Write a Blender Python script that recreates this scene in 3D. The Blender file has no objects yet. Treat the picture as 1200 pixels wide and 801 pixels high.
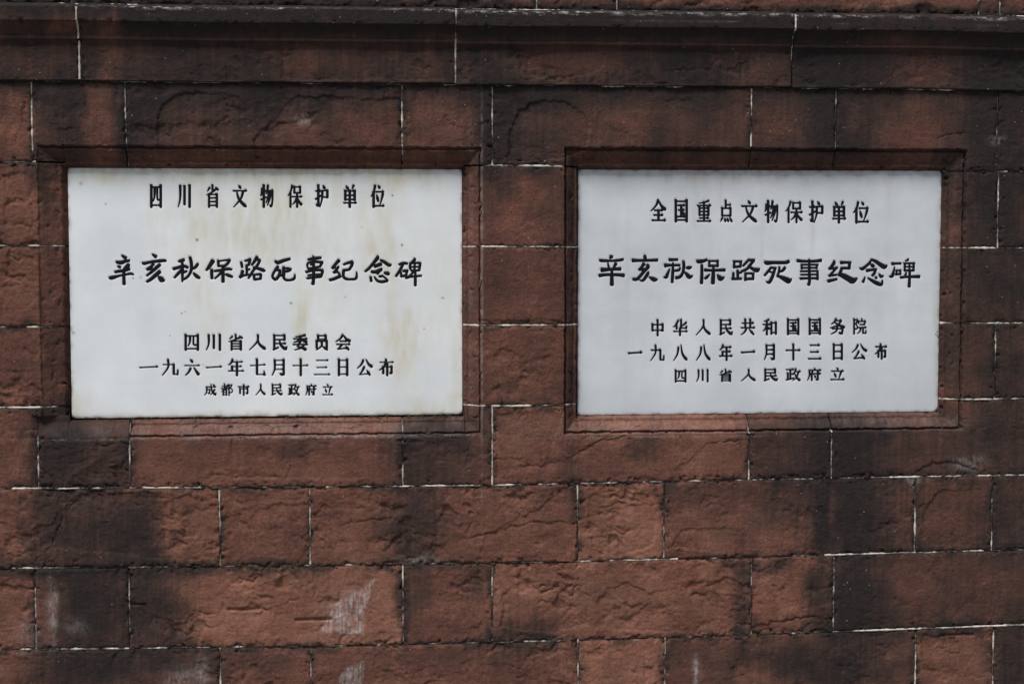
import bpy, math
import numpy as np

C = bpy.context.scene.collection
scene = bpy.context.scene
S = 0.0027                  # one wall unit in metres; u runs right, v runs down along the wall face
U0, V0, GV = 416.0, 272.0, 905.0   # foot of the camera's perpendicular, and the ground line

def X(u): return (u - U0) * S
def Z(v): return (GV - v) * S

# ------------------------------------------------------------------ camera, sky, sun, exposure
FPX = 1943.0
cam_d = bpy.data.cameras.new('camera')
cam = bpy.data.objects.new('camera', cam_d); C.objects.link(cam)
cam_d.sensor_width = 36.0
cam_d.lens = 36.0 * FPX / 1200.0
cam_d.clip_start = 0.05; cam_d.clip_end = 500.0
cam.location = (0.0, -FPX * S, Z(V0))
cam.rotation_euler = (math.radians(90 - 3.77), 0.0, math.radians(-5.4))
scene.camera = cam

SUN_ELEV, SUN_AZ = 59.0, -38.0       # degrees; azimuth measured from the wall's outward normal towards the left
world = bpy.data.worlds.new('World'); scene.world = world
world.use_nodes = True
wn = world.node_tree; bg = wn.nodes['Background']
sky = wn.nodes.new('ShaderNodeTexSky'); sky.sky_type = 'NISHITA'; sky.sun_disc = False
sky.sun_elevation = math.radians(SUN_ELEV)
sky.sun_rotation = math.radians(180.0 - SUN_AZ)
sky.dust_density = 1.5; sky.air_density = 1.0; sky.ozone_density = 1.0
wn.links.new(sky.outputs[0], bg.inputs[0])
bg.inputs[1].default_value = 0.06

sd = bpy.data.lights.new('sun', 'SUN'); sd.energy = 3.2; sd.angle = math.radians(22.0); sd.color = (1.0, 0.97, 0.93)
sun = bpy.data.objects.new('sun', sd); C.objects.link(sun)
sun.location = (-4, -8, 12)
sun.rotation_euler = (math.radians(90 - SUN_ELEV), 0.0, math.radians(SUN_AZ))

scene.view_settings.view_transform = 'Standard'
scene.view_settings.look = 'None'
scene.view_settings.exposure = 0.46
scene.view_settings.gamma = 1.0
scene.view_settings.use_curve_mapping = False
# inscriptions: strokes as x,y,half-width in tenths of a millimetre from the plaque centre
INSCRIPTIONS = {
 'L1': '-3592,3422,50 -3589,3359,44 -3598,2740,44 -3598,2722,37;-3589,3353,35 -3537,3357,27 -3368,3358,27 -3326,3367,53 -3287,3355,21;-3303,3423,50 -3300,3359,44 -3308,2741,44 -3308,2722,37;-3486,3344,46 -3487,3292,44 -3489,3217,41 -3492,3137,38 -3497,3070,34 -3507,3017,30 -3519,2970,26 -3532,2932,22 -3541,2905,17;-3403,3344,33 -3407,3239,33 -3411,3095,33 -3408,2988,33 -3390,2953,33 -3365,2955,33 -3347,2960,33;-3597,2785,35 -3545,2789,27 -3376,2789,27 -3334,2798,53 -3294,2787,21|-2697,3414,46 -2696,3337,44 -2695,3226,41 -2696,3106,38 -2702,3003,34 -2716,2918,31 -2736,2840,26 -2755,2774,22 -2768,2728,17;-2567,3398,51 -2564,3334,44 -2570,2824,44 -2571,2806,37;-2409,3426,51 -2406,3362,44 -2414,2742,44 -2414,2723,37|-1699,3428,44 -1695,3376,38 -1697,3265,38 -1697,3247,32;-1780,3348,40 -1819,3286,30 -1858,3224,15;-1603,3362,20 -1558,3309,46 -1520,3266,30;-1597,3294,40 -1621,3273,38 -1657,3244,36 -1697,3212,33 -1736,3183,30 -1776,3159,26 -1818,3135,23 -1856,3115,19 -1883,3101,15;-1810,3153,44 -1806,3088,38 -1810,2743,38 -1811,2724,32;-1564,3153,44 -1560,3089,38 -1564,2743,38 -1565,2725,32;-1806,3124,32 -1762,3128,25 -1629,3129,25 -1586,3138,49 -1547,3126,19;-1807,3014,32 -1763,3018,25 -1630,3019,25 -1588,3028,49 -1548,3016,19;-1809,2897,32 -1764,2902,25 -1632,2902,25 -1589,2911,49 -1549,2899,19;-1810,2781,32 -1766,2785,25 -1633,2785,25 -1590,2794,49 -1551,2782,19|-877,3419,23 -846,3366,53 -820,3323,35;-1053,3243,35 -979,3247,27 -708,3248,27 -665,3257,53 -625,3245,21;-747,3234,46 -755,3194,44 -767,3137,42 -786,3072,38 -815,3006,35 -866,2934,31 -933,2854,27 -998,2781,22 -1042,2731,18;-946,3233,25 -934,3184,31 -919,3113,36 -897,3035,41 -866,2965,46 -817,2901,51 -754,2838,56 -694,2783,60 -652,2745,27|-148,3325,46 -151,3298,44 -155,3259,42 -160,3217,38 -165,3180,35 -173,3149,31 -183,3119,27 -192,3094,22 -198,3077,18;-149,3238,35 -130,3242,27 -77,3242,27 -58,3252,53 -32,3240,21;-103,3432,51 -100,3368,44 -106,2745,44 -106,2727,37;-191,2966,33 -24,3049,33;35,3422,46 31,3394,44 25,3353,42 18,3309,38 10,3270,35 0,3234,31 -12,3198,27 -23,3167,22 -31,3146,18;18,3252,35 48,3256,27 135,3256,27 165,3266,53 198,3254,21;177,3257,33 175,3169,33 172,3047,33 166,2939,33 157,2859,33 145,2793,33 132,2753,33 116,2754,33 98,2780,33 85,2801,33;65,3229,46 60,3195,44 53,3146,42 43,3092,38 32,3043,35 16,2994,31 -3,2945,27 -21,2901,22 -33,2870,18;121,3229,46 114,3186,45 105,3125,42 93,3057,38 79,2994,35 61,2936,31 40,2876,27 19,2824,22 6,2787,18|789,3424,40 782,3388,38 772,3336,36 759,3279,33 744,3230,30 723,3189,27 697,3149,23 673,3116,19 656,3092,15;731,3200,44 735,3135,38 731,2747,38 731,2728,32;854,3393,44 858,3331,38 856,3189,38 856,3170,32;1036,3394,44 1039,3331,38 1038,3189,38 1038,3170,32;858,3364,32 891,3369,25 985,3369,25 1018,3378,49 1053,3366,20;856,3185,32 889,3189,25 984,3189,25 1017,3199,49 1052,3187,20;795,3061,32 848,3065,25 1020,3065,25 1063,3075,49 1103,3063,20;939,3186,44 942,3122,38 939,2747,38 939,2728,32;933,3051,40 922,3022,38 907,2980,36 889,2936,33 871,2899,30 851,2872,27 828,2848,23 807,2829,19 792,2816,15;950,3051,22 959,3026,26 971,2989,31 985,2949,35 1001,2913,40 1022,2881,44 1047,2849,49 1071,2822,52 1087,2803,23|1530,3242,35 1557,3246,28 1635,3246,28 1662,3256,54 1693,3244,21;1607,3436,51 1610,3372,44 1606,2789,44 1605,2771,37;1605,2762,23 1575,2800,54 1551,2831,35;1520,2983,34 1695,3108,34;1760,3426,23 1790,3365,54 1815,3316,35;1727,3256,35 1759,3260,28 1849,3260,28 1880,3270,54 1914,3258,21;1889,3271,51 1893,3207,44 1892,3053,44 1891,3034,37;1726,3049,35 1756,3053,28 1842,3053,28 1872,3063,54 1905,3050,21;1735,3260,47 1735,3216,45 1735,3153,42 1733,3081,39 1726,3011,35 1710,2938,31 1688,2857,27 1667,2785,22 1653,2735,18|2483,3414,23 2521,3353,54 2552,3304,35;2725,3429,47 2697,3366,35 2669,3304,18;2454,3273,51 2458,3208,44 2456,2971,44 2456,2952,37;2751,3273,52 2754,3209,45 2753,2971,45 2753,2952,38;2458,3244,35 2512,3248,28 2685,3249,28 2728,3258,54 2768,3246,21;2457,3106,35 2511,3110,28 2684,3110,28 2727,3120,54 2767,3108,21;2456,2974,35 2510,2978,28 2683,2979,28 2726,2988,54 2766,2976,22;2409,2870,35 2479,2874,28 2729,2875,28 2772,2884,54 2813,2872,22;2595,3273,52 2598,3208,45 2595,2749,45 2595,2730,37|3402,3430,47 3396,3395,45 3387,3344,42 3375,3287,39 3360,3236,35 3339,3189,31 3313,3141,27 3287,3099,22 3270,3070,18;3348,3219,52 3352,3155,45 3350,2750,45 3349,2732,38;3500,3431,23 3527,3377,54 3548,3334,35;3425,3219,35 3470,3223,28 3600,3223,28 3643,3233,54 3684,3221,22;3450,3139,23 3476,3017,54 3497,2918,35;3645,3168,47 3640,3141,45 3633,3104,42 3623,3061,39 3612,3015,35 3596,2962,31 3577,2901,27 3558,2845,23 3546,2807,18;3407,2775,35 3455,2779,28 3606,2779,28 3649,2788,54 3689,2776,22',
 'L2': '-4525,1218,42 -4412,1138,63;-4703,1014,48 -4664,1006,54 -4608,996,61 -4554,994,65 -4512,1005,64 -4472,1024,59 -4431,1040,55 -4383,1050,51 -4333,1056,47 -4299,1061,44;-4653,880,46 -4583,853,48;-4327,942,58 -4340,916,65 -4359,879,74 -4381,843,79 -4410,811,77 -4442,780,70 -4470,754,63 -4493,737,56 -4511,726,48 -4523,719,42;-4748,701,47 -4714,708,49 -4665,718,51 -4611,728,53 -4554,736,53 -4493,745,54 -4435,754,53 -4380,767,50 -4329,780,45 -4294,790,42;-4921,523,48 -4906,521,54 -4883,519,62 -4842,523,65 -4775,540,58 -4691,564,47 -4613,585,38 -4551,599,36 -4494,610,36 -4437,620,38 -4375,633,40 -4313,645,43 -4261,650,44 -4225,644,41 -4199,630,36 -4182,620,32;-4480,719,51 -4479,662,51 -4478,581,52 -4478,505,53 -4476,436,55 -4474,371,57 -4473,326,59|-3584,1253,37 -3480,1181,65;-3896,985,42 -3882,979,46 -3861,971,52 -3835,967,55 -3809,972,54 -3777,982,51 -3729,994,49 -3652,1008,49 -3557,1025,50 -3464,1038,51 -3373,1047,52 -3284,1054,52 -3217,1056,51 -3184,1052,45 -3173,1044,37 -3168,1038,32;-3553,949,48 -3576,926,47 -3608,892,47 -3643,860,48 -3683,830,48 -3727,800,50 -3758,780,51;-3758,780,49 -3591,810,42;-3360,931,58 -3397,898,58 -3450,852,59 -3503,806,58 -3551,763,56 -3599,721,52 -3645,681,49 -3693,643,44 -3738,608,39 -3770,583,36;-3363,716,66 -3400,684,65 -3453,638,65 -3506,591,63 -3554,548,61 -3602,504,58 -3648,467,55 -3696,436,51 -3741,412,46 -3772,395,42;-3400,546,47 -3378,524,63 -3345,492,84 -3313,466,95 -3284,452,85 -3255,444,64 -3234,439,49|-2608,1082,53 -2634,1072,55 -2672,1058,58 -2706,1046,58 -2734,1038,53 -2759,1032,44 -2777,1028,38;-2939,796,58 -2909,804,56 -2866,817,53 -2814,831,51 -2752,852,50 -2682,874,51 -2620,885,51 -2569,875,50 -2526,855,49 -2496,840,49;-2662,992,42 -2661,934,47 -2660,849,53 -2660,751,55 -2663,627,49 -2667,490,38 -2670,392,30;-2692,769,48 -2719,736,49 -2759,690,51 -2799,643,51 -2842,597,47 -2885,551,41 -2916,518,36;-2631,688,47 -2524,723,38;-2177,956,47 -2195,929,49 -2221,891,52 -2249,857,53 -2280,831,49 -2314,810,43 -2338,795,38;-2422,1162,53 -2412,1127,54 -2399,1076,55 -2388,1019,55 -2382,956,55 -2379,887,54 -2382,822,53 -2392,764,51 -2407,710,49 -2428,660,47 -2453,614,46 -2483,572,45 -2518,535,45 -2564,502,43 -2615,474,40 -2652,455,38;-2322,660,38 -2294,633,47 -2255,595,58 -2217,561,64 -2183,538,59 -2151,520,50 -2129,507,42|-1706,1053,74 -1728,1020,72 -1758,973,69 -1787,928,66 -1813,890,63 -1837,853,60 -1860,821,55 -1884,791,49 -1907,766,41 -1922,749,36;-1750,776,53 -1751,747,54 -1752,705,55 -1752,659,55 -1751,602,54 -1749,541,52 -1748,497,51;-1547,1062,45 -1536,874,45;-1547,1035,32 -1504,1041,31 -1443,1048,30 -1378,1056,30 -1308,1065,32 -1234,1073,36 -1183,1079,38;-1183,1079,49 -1201,1048,49 -1227,1003,49 -1255,963,49 -1287,930,48 -1321,902,46 -1345,882,45;-1540,883,38 -1345,891,38;-1666,722,40 -1622,728,41 -1558,737,43 -1488,748,45 -1411,764,47 -1329,782,50 -1257,792,51 -1200,790,47 -1155,781,41 -1124,774,36;-1398,873,51 -1399,820,52 -1400,742,54 -1400,658,55 -1402,562,56 -1403,461,57 -1404,389,58;-1453,694,45 -1470,672,44 -1494,640,43 -1525,605,40 -1570,563,37 -1623,519,33 -1660,488,30;-1321,622,36 -1296,613,42 -1261,600,51 -1224,586,55 -1182,570,52 -1139,553,46 -1109,541,41|-828,1007,47 -800,845,45;-712,1037,38 -534,1096,47;-548,1096,51 -598,908,43;-678,904,36 -598,917,38;-664,872,47 -661,834,46 -656,780,46 -653,728,45 -657,680,43 -663,634,42 -667,603,41;-653,755,30 -564,782,36;-787,729,58 -796,694,56 -809,645,53 -824,603,51 -841,572,50 -861,548,49 -874,531,49;-874,522,47 -845,540,45 -801,564,43 -753,585,41 -693,597,39 -629,606,37 -583,611,36;-328,1168,58 -349,1132,56 -379,1082,54 -410,1033,51 -443,989,48 -476,946,44 -500,917,41;-347,1078,41 -240,1073,43;-240,1069,47 -260,1027,47 -289,967,47 -322,907,47 -362,853,46 -407,798,46 -448,746,45 -482,695,44 -511,647,44 -539,602,43 -567,560,40 -593,521,37 -611,495,34;-447,836,45 -406,827,47 -347,814,50 -288,799,53 -230,780,57 -172,759,60 -128,745,60 -106,744,53 -99,749,44 -96,754,36;-441,611,47 -419,458,45;-441,606,36 -218,623,43;-209,619,45 -234,494,43;-419,454,43 -210,484,39|241,1032,51 258,1017,55 284,996,59 321,987,62 372,1000,62 435,1026,60 500,1050,58 571,1070,54 645,1090,50 697,1104,47;323,867,54 295,830,52 255,777,49 220,726,47 193,682,46 171,639,45 156,601,45 149,567,45 150,537,44 159,511,45 184,487,48 219,466,51 244,453,54;274,744,36 381,753,45;385,753,47 381,713,49 375,655,52 362,600,54 333,549,53 297,499,52 271,465,51;370,582,41 487,591,49;498,852,49 499,804,53 499,736,58 500,672,60 497,619,58 495,570,53 499,528,49 511,493,47 530,466,46 557,446,45 596,435,43 643,431,41 691,433,41 740,442,44 789,457,48 825,482,49 843,525,44 848,579,35 850,617,28;515,816,32 549,812,36 597,807,40 640,801,43 677,794,42 710,785,40 733,779,39;721,770,47 695,755,48 658,733,50 622,717,49 588,710,46 555,708,40 532,708,36|1269,1076,41 1311,1087,44 1372,1103,49 1440,1117,52 1521,1126,51 1610,1133,49 1673,1138,47;1422,1196,30 1454,1129,41;1281,991,37 1268,969,37 1251,938,37 1241,904,37 1245,866,35 1258,825,34 1267,796,32;1281,980,34 1329,992,38 1399,1007,43 1475,1016,47 1563,1012,48 1658,1002,48 1725,994,47;1716,985,47 1644,868,41;1267,793,37 1309,800,37 1370,811,37 1437,823,37 1516,836,37 1601,849,37 1662,859,37;1339,913,28 1411,944,37;1203,688,47 1262,705,47 1346,728,47 1437,745,47 1539,751,47 1647,751,47 1724,750,47;1265,580,37 1306,586,37 1366,594,37 1435,601,37 1523,604,37 1619,605,37 1687,606,37;1228,490,41 1281,495,40 1357,503,39 1435,511,39 1517,521,40 1600,532,42 1659,539,43;1724,741,50 1721,719,49 1716,686,48 1709,651,47 1695,611,47 1680,569,46 1668,539,45;1449,1156,47 1446,1044,49 1443,885,50 1440,742,52 1440,637,52 1440,548,51 1438,471,52 1431,403,54 1422,347,58 1415,309,60|2247,1056,63 2218,1026,60 2178,983,55 2138,939,52 2098,893,49 2058,846,47 2029,813,45;2029,809,45 2137,840,32;2227,858,45 2206,825,47 2175,780,49 2146,740,50 2118,710,49 2092,685,47 2073,668,45;2073,668,43 2208,695,39;2226,677,39 2261,596,43;1946,434,50 1978,440,50 2025,449,51 2081,466,52 2152,496,54 2232,533,56 2288,559,58;2390,920,39 2415,932,40 2453,949,43 2498,965,45 2557,982,48 2622,999,52 2669,1010,54;2669,1001,56 2663,971,54 2655,927,52 2641,884,50 2618,840,48 2589,797,46 2568,767,45;2379,740,43 2405,742,44 2442,745,45 2478,749,45 2512,755,46 2545,762,45 2568,767,45;2388,740,52 2382,689,51 2375,619,50 2378,559,50 2395,521,49 2422,493,49 2459,472,48 2506,459,44 2563,453,39 2620,454,37 2680,454,40 2739,461,45 2783,486,48 2801,547,43 2802,627,34 2802,685,28|3472,1190,45 3472,1175,51 3470,1152,59 3454,1117,63 3414,1064,60 3360,998,54 3308,937,50 3264,884,49 3222,835,48 3181,792,48 3139,754,45 3098,721,41 3069,699,39;3553,1063,39 3581,1051,43 3623,1033,49 3670,1009,54 3724,971,57 3784,928,59 3832,900,59 3861,900,52 3879,915,43 3890,927,37;3371,864,61 3579,936,61;3267,693,48 3298,688,51 3344,682,56 3397,687,58 3466,713,57 3542,750,54 3596,777,52;3578,755,46 3451,620,37;3243,530,48 3260,394,48;3369,529,33 3388,496,36 3415,449,42 3450,412,46 3492,390,47 3541,376,47 3594,371,48 3659,379,49 3727,395,49 3775,407,50;3775,411,43 3763,429,41 3744,456,37 3721,483,35 3691,510,33 3656,537,33 3631,556,33;3514,542,43 3631,556,43;3677,656,39 3705,651,48 3743,644,60 3776,637,67 3799,630,64 3816,624,55 3827,619,48|4143,917,37 4180,931,41 4233,950,47 4285,962,50 4333,962,49 4379,955,46 4411,949,43;4266,917,50 4244,870,49 4211,804,49 4175,736,48 4130,666,46 4082,596,45 4047,546,43;4207,682,37 4219,536,41;4274,714,48 4428,726,43;4401,726,46 4370,572,41;4207,546,46 4370,572,41;4629,1116,33 4638,1107,39 4648,1092,47 4644,1070,52 4611,1033,52 4564,989,48 4529,956,46;4511,971,46 4503,932,45 4494,876,43 4492,826,41 4507,786,40 4530,750,38 4546,726,37;4556,967,35 4810,970,41;4825,970,46 4787,735,44;4647,971,37 4637,735,39;4538,844,30 4773,847,30;4537,726,37 4782,731,35;4601,717,41 4588,686,40 4568,642,38 4537,599,37 4483,558,37 4419,518,38 4373,491,39;4359,491,43 4399,502,42 4460,518,39 4536,532,37 4645,544,37 4770,555,37 4859,562,37;4664,735,39 4664,656,42 4663,545,47 4663,445,50 4663,367,50 4662,300,49 4662,254,48',
 'L3': '-2591,-1272,47 -2588,-1337,41 -2594,-1752,41 -2594,-1771,34;-2588,-1325,31 -2520,-1322,24 -2276,-1323,24 -2233,-1314,47 -2194,-1326,19;-2210,-1274,47 -2207,-1339,41 -2212,-1755,41 -2212,-1774,35;-2452,-1332,43 -2453,-1368,41 -2454,-1421,39 -2457,-1478,36 -2464,-1525,32 -2476,-1562,29 -2492,-1595,25 -2508,-1622,21 -2520,-1640,16;-2343,-1333,31 -2347,-1406,31 -2351,-1508,31 -2346,-1584,31 -2322,-1608,31 -2289,-1607,31 -2265,-1603,31;-2593,-1726,31 -2525,-1723,24 -2281,-1724,24 -2238,-1715,48 -2198,-1727,19|-1869,-1287,43 -1868,-1341,41 -1866,-1420,39 -1866,-1504,36 -1872,-1577,32 -1888,-1637,29 -1911,-1692,25 -1934,-1737,21 -1950,-1770,16;-1713,-1296,48 -1710,-1361,41 -1714,-1700,41 -1714,-1719,35;-1524,-1278,48 -1521,-1343,41 -1526,-1759,41 -1526,-1778,35|-1028,-1281,41 -1025,-1321,35 -1025,-1394,35 -1026,-1413,30;-1126,-1340,37 -1173,-1383,28 -1219,-1426,14;-914,-1331,19 -858,-1369,43 -813,-1400,28;-905,-1380,37 -935,-1394,36 -978,-1414,33 -1026,-1437,31 -1072,-1456,28 -1120,-1473,25 -1171,-1489,21 -1216,-1503,18 -1248,-1513,14;-1159,-1474,41 -1156,-1539,35 -1159,-1762,35 -1159,-1781,30;-864,-1476,41 -861,-1541,35 -863,-1764,35 -863,-1783,30;-1156,-1498,29 -1102,-1495,23 -930,-1496,23 -887,-1487,44 -847,-1499,18;-1157,-1576,29 -1103,-1572,23 -931,-1573,23 -888,-1564,44 -848,-1576,18;-1157,-1658,29 -1104,-1654,23 -931,-1656,23 -889,-1646,44 -849,-1659,18;-1158,-1740,29 -1105,-1737,23 -932,-1738,23 -889,-1729,44 -849,-1741,18|-329,-1296,43 -328,-1334,42 -325,-1388,39 -330,-1451,36 -352,-1514,32 -403,-1583,29 -476,-1660,25 -548,-1730,21 -597,-1779,16;-330,-1422,24 -325,-1454,29 -318,-1499,33 -305,-1550,38 -282,-1597,43 -239,-1641,48 -183,-1686,53 -128,-1725,56 -91,-1753,25|177,-1327,31 237,-1323,25 439,-1325,25 482,-1315,48 523,-1328,19;505,-1304,48 509,-1353,41 508,-1452,41 508,-1471,35;193,-1458,31 250,-1454,25 438,-1456,25 481,-1446,48 521,-1459,19;182,-1303,48 185,-1368,41 182,-1741,41 182,-1760,35;147,-1774,31 314,-1698,31;192,-1579,31 255,-1576,25 472,-1577,25 515,-1568,48 555,-1580,19;351,-1465,24 356,-1495,29 362,-1539,34 373,-1587,38 393,-1630,43 428,-1670,48 474,-1709,53 518,-1743,57 549,-1767,25;549,-1772,31 576,-1680,31|1161,-1314,44 1133,-1322,42 1094,-1332,39 1049,-1343,36 1007,-1352,33 965,-1359,29 921,-1364,25 881,-1368,21 853,-1371,17;799,-1433,32 874,-1429,25 1144,-1431,25 1187,-1422,48 1228,-1434,19;1003,-1341,48 1007,-1401,41 1006,-1533,41 1005,-1552,35;988,-1440,44 974,-1452,42 954,-1471,39 931,-1491,36 906,-1507,33 879,-1520,29 847,-1530,25 818,-1539,21 798,-1545,17;1024,-1440,24 1040,-1451,29 1063,-1467,34 1088,-1484,38 1114,-1499,43 1143,-1511,48 1174,-1522,53 1203,-1531,57 1222,-1538,26;779,-1612,32 860,-1609,25 1161,-1611,25 1204,-1601,48 1244,-1614,19;978,-1537,31 914,-1682,31;914,-1682,24 938,-1686,29 973,-1693,34 1012,-1701,38 1049,-1712,43 1088,-1728,48 1130,-1748,53 1167,-1768,57 1193,-1781,26;1122,-1610,44 1111,-1629,42 1095,-1656,39 1072,-1686,36 1040,-1712,33 990,-1735,29 926,-1757,25 865,-1775,21 823,-1788,17|1564,-1315,48 1568,-1360,42 1567,-1449,42 1567,-1468,35;1805,-1317,48 1809,-1362,42 1808,-1450,42 1808,-1469,35;1568,-1340,32 1611,-1336,25 1739,-1337,25 1782,-1328,48 1823,-1340,19;1567,-1457,32 1611,-1453,25 1738,-1454,25 1781,-1445,48 1822,-1457,19;1518,-1490,48 1521,-1556,42 1520,-1721,42 1520,-1740,35;1834,-1492,48 1838,-1558,42 1837,-1723,42 1836,-1742,35;1521,-1515,32 1578,-1511,25 1768,-1512,25 1811,-1503,48 1852,-1516,19;1679,-1551,44 1682,-1571,42 1686,-1601,39 1684,-1635,36 1671,-1667,33 1637,-1701,29 1587,-1737,25 1538,-1770,21 1504,-1793,17;1709,-1677,22 1791,-1737,50 1859,-1785,33|2350,-1311,44 2336,-1335,42 2316,-1368,39 2292,-1405,36 2265,-1438,33 2230,-1466,29 2188,-1494,25 2150,-1517,21 2123,-1534,17;2369,-1321,24 2385,-1345,29 2407,-1381,34 2434,-1418,39 2462,-1448,43 2495,-1471,48 2533,-1491,53 2569,-1506,57 2593,-1517,26;2264,-1519,32 2300,-1516,25 2402,-1516,25 2438,-1507,48 2475,-1519,19;2151,-1616,32 2227,-1613,25 2503,-1614,25 2547,-1605,48 2587,-1618,19;2320,-1623,44 2263,-1686,33 2206,-1749,17;2187,-1763,32 2240,-1759,25 2408,-1740,25 2452,-1731,48 2492,-1744,19;2442,-1672,22 2493,-1737,50 2535,-1790,33',
 'L4': '-4025,-2308,27 -3926,-2305,21 -3540,-2288,21 -3498,-2278,41 -3458,-2291,16|-3297,-2223,24 -3236,-2219,19 -3029,-2221,19 -2986,-2211,36 -2947,-2224,15;-3146,-2058,43 -3143,-2103,41 -3136,-2169,39 -3136,-2242,36 -3150,-2311,32 -3187,-2380,29 -3241,-2453,25 -3295,-2517,21 -3331,-2563,16;-2974,-2210,47 -2971,-2275,41 -2974,-2512,41 -2974,-2530,34;-2974,-2534,24 -2954,-2530,19 -2897,-2531,19 -2878,-2521,36 -2851,-2534,15;-2855,-2541,31 -2843,-2394,31|-2450,-2063,22 -2410,-2113,50 -2378,-2154,32;-2626,-2258,24 -2543,-2255,19 -2238,-2257,19 -2195,-2248,36 -2155,-2260,15;-2444,-2337,43 -2455,-2361,41 -2470,-2396,39 -2489,-2434,36 -2510,-2468,32 -2535,-2498,29 -2565,-2526,25 -2592,-2551,21 -2611,-2569,16;-2343,-2317,24 -2328,-2342,28 -2307,-2377,33 -2284,-2415,38 -2262,-2450,43 -2242,-2480,48 -2221,-2509,52 -2203,-2534,56 -2190,-2552,25|-1956,-2324,27 -1870,-2321,21 -1550,-2303,21 -1507,-2294,41 -1467,-2306,17|-1126,-2072,43 -1134,-2091,42 -1145,-2118,39 -1158,-2147,36 -1174,-2173,32 -1195,-2197,29 -1220,-2220,25 -1244,-2240,21 -1260,-2254,16;-1146,-2157,24 -1088,-2154,19 -894,-2155,19 -851,-2146,37 -811,-2159,15;-1151,-2285,48 -1148,-2329,41 -1149,-2414,41 -1149,-2433,35;-1157,-2300,24 -1102,-2296,19 -924,-2297,19 -881,-2288,37 -841,-2301,15;-1262,-2441,24 -1177,-2438,19 -859,-2440,19 -816,-2431,37 -776,-2444,15;-998,-2144,48 -995,-2209,41 -999,-2568,41 -999,-2587,35|-570,-2274,24 -487,-2270,19 -179,-2252,19 -136,-2243,37 -96,-2255,15;-369,-2067,48 -366,-2132,41 -370,-2532,41 -370,-2551,35;-370,-2560,24 -329,-2556,19 -209,-2557,19 -166,-2548,37 -126,-2561,15;-131,-2573,44 -139,-2505,33 -148,-2436,17|192,-2092,44 193,-2147,42 196,-2227,39 195,-2313,36 189,-2387,33 172,-2449,29 147,-2507,25 123,-2556,21 106,-2591,17;192,-2116,24 243,-2113,19 405,-2114,19 448,-2105,37 489,-2117,15;471,-2083,48 475,-2148,41 471,-2554,41 471,-2573,35;471,-2578,22 409,-2558,50 358,-2542,33;198,-2259,24 246,-2255,19 396,-2256,19 439,-2247,37 479,-2260,15;197,-2402,24 245,-2398,19 395,-2399,19 438,-2390,37 478,-2403,15|768,-2284,24 852,-2280,19 1166,-2283,19 1209,-2273,37 1250,-2286,15;1009,-2077,48 1013,-2142,41 1009,-2584,41 1009,-2603,35|1514,-2126,24 1579,-2122,19 1805,-2124,19 1849,-2115,37 1889,-2127,15;1522,-2351,24 1579,-2347,19 1765,-2348,19 1808,-2339,37 1848,-2352,15;1443,-2575,24 1530,-2571,19 1861,-2574,19 1904,-2565,37 1944,-2578,15|2218,-2085,48 2222,-2151,42 2219,-2594,42 2219,-2613,35;2480,-2087,48 2483,-2153,42 2480,-2596,42 2480,-2615,35;2222,-2131,24 2269,-2127,19 2413,-2128,19 2456,-2119,37 2497,-2132,15;2220,-2346,24 2267,-2342,19 2412,-2343,19 2455,-2334,37 2495,-2347,15;2219,-2571,24 2266,-2567,19 2410,-2568,19 2453,-2559,37 2494,-2572,15|2996,-2122,44 2985,-2149,42 2970,-2186,39 2951,-2228,36 2928,-2265,33 2898,-2300,29 2861,-2335,25 2827,-2366,21 2803,-2387,17;3082,-2103,24 3097,-2132,29 3118,-2174,34 3142,-2220,39 3168,-2257,44 3197,-2284,48 3231,-2308,53 3261,-2326,57 3283,-2340,26;3024,-2338,44 3012,-2364,42 2994,-2403,39 2975,-2445,36 2956,-2480,33 2935,-2509,29 2913,-2535,25 2892,-2557,21 2878,-2572,17;2869,-2586,24 2922,-2583,19 3096,-2564,19 3139,-2554,37 3180,-2567,15;3109,-2451,22 3162,-2536,51 3204,-2605,33|3529,-2202,24 3605,-2199,19 3878,-2201,19 3922,-2191,37 3963,-2204,15;3721,-2107,44 3714,-2145,42 3704,-2201,40 3688,-2260,36 3665,-2312,33 3628,-2355,29 3579,-2396,25 3533,-2430,21 3500,-2454,17;3625,-2331,48 3628,-2396,42 3628,-2544,42 3628,-2563,35;3629,-2346,24 3676,-2343,19 3823,-2344,19 3866,-2334,37 3907,-2347,15;3889,-2323,49 3893,-2388,42 3893,-2536,42 3892,-2555,35;3892,-2560,22 3862,-2543,51 3838,-2528,33;3753,-2250,49 3757,-2316,42 3755,-2606,42 3755,-2626,35',
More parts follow.
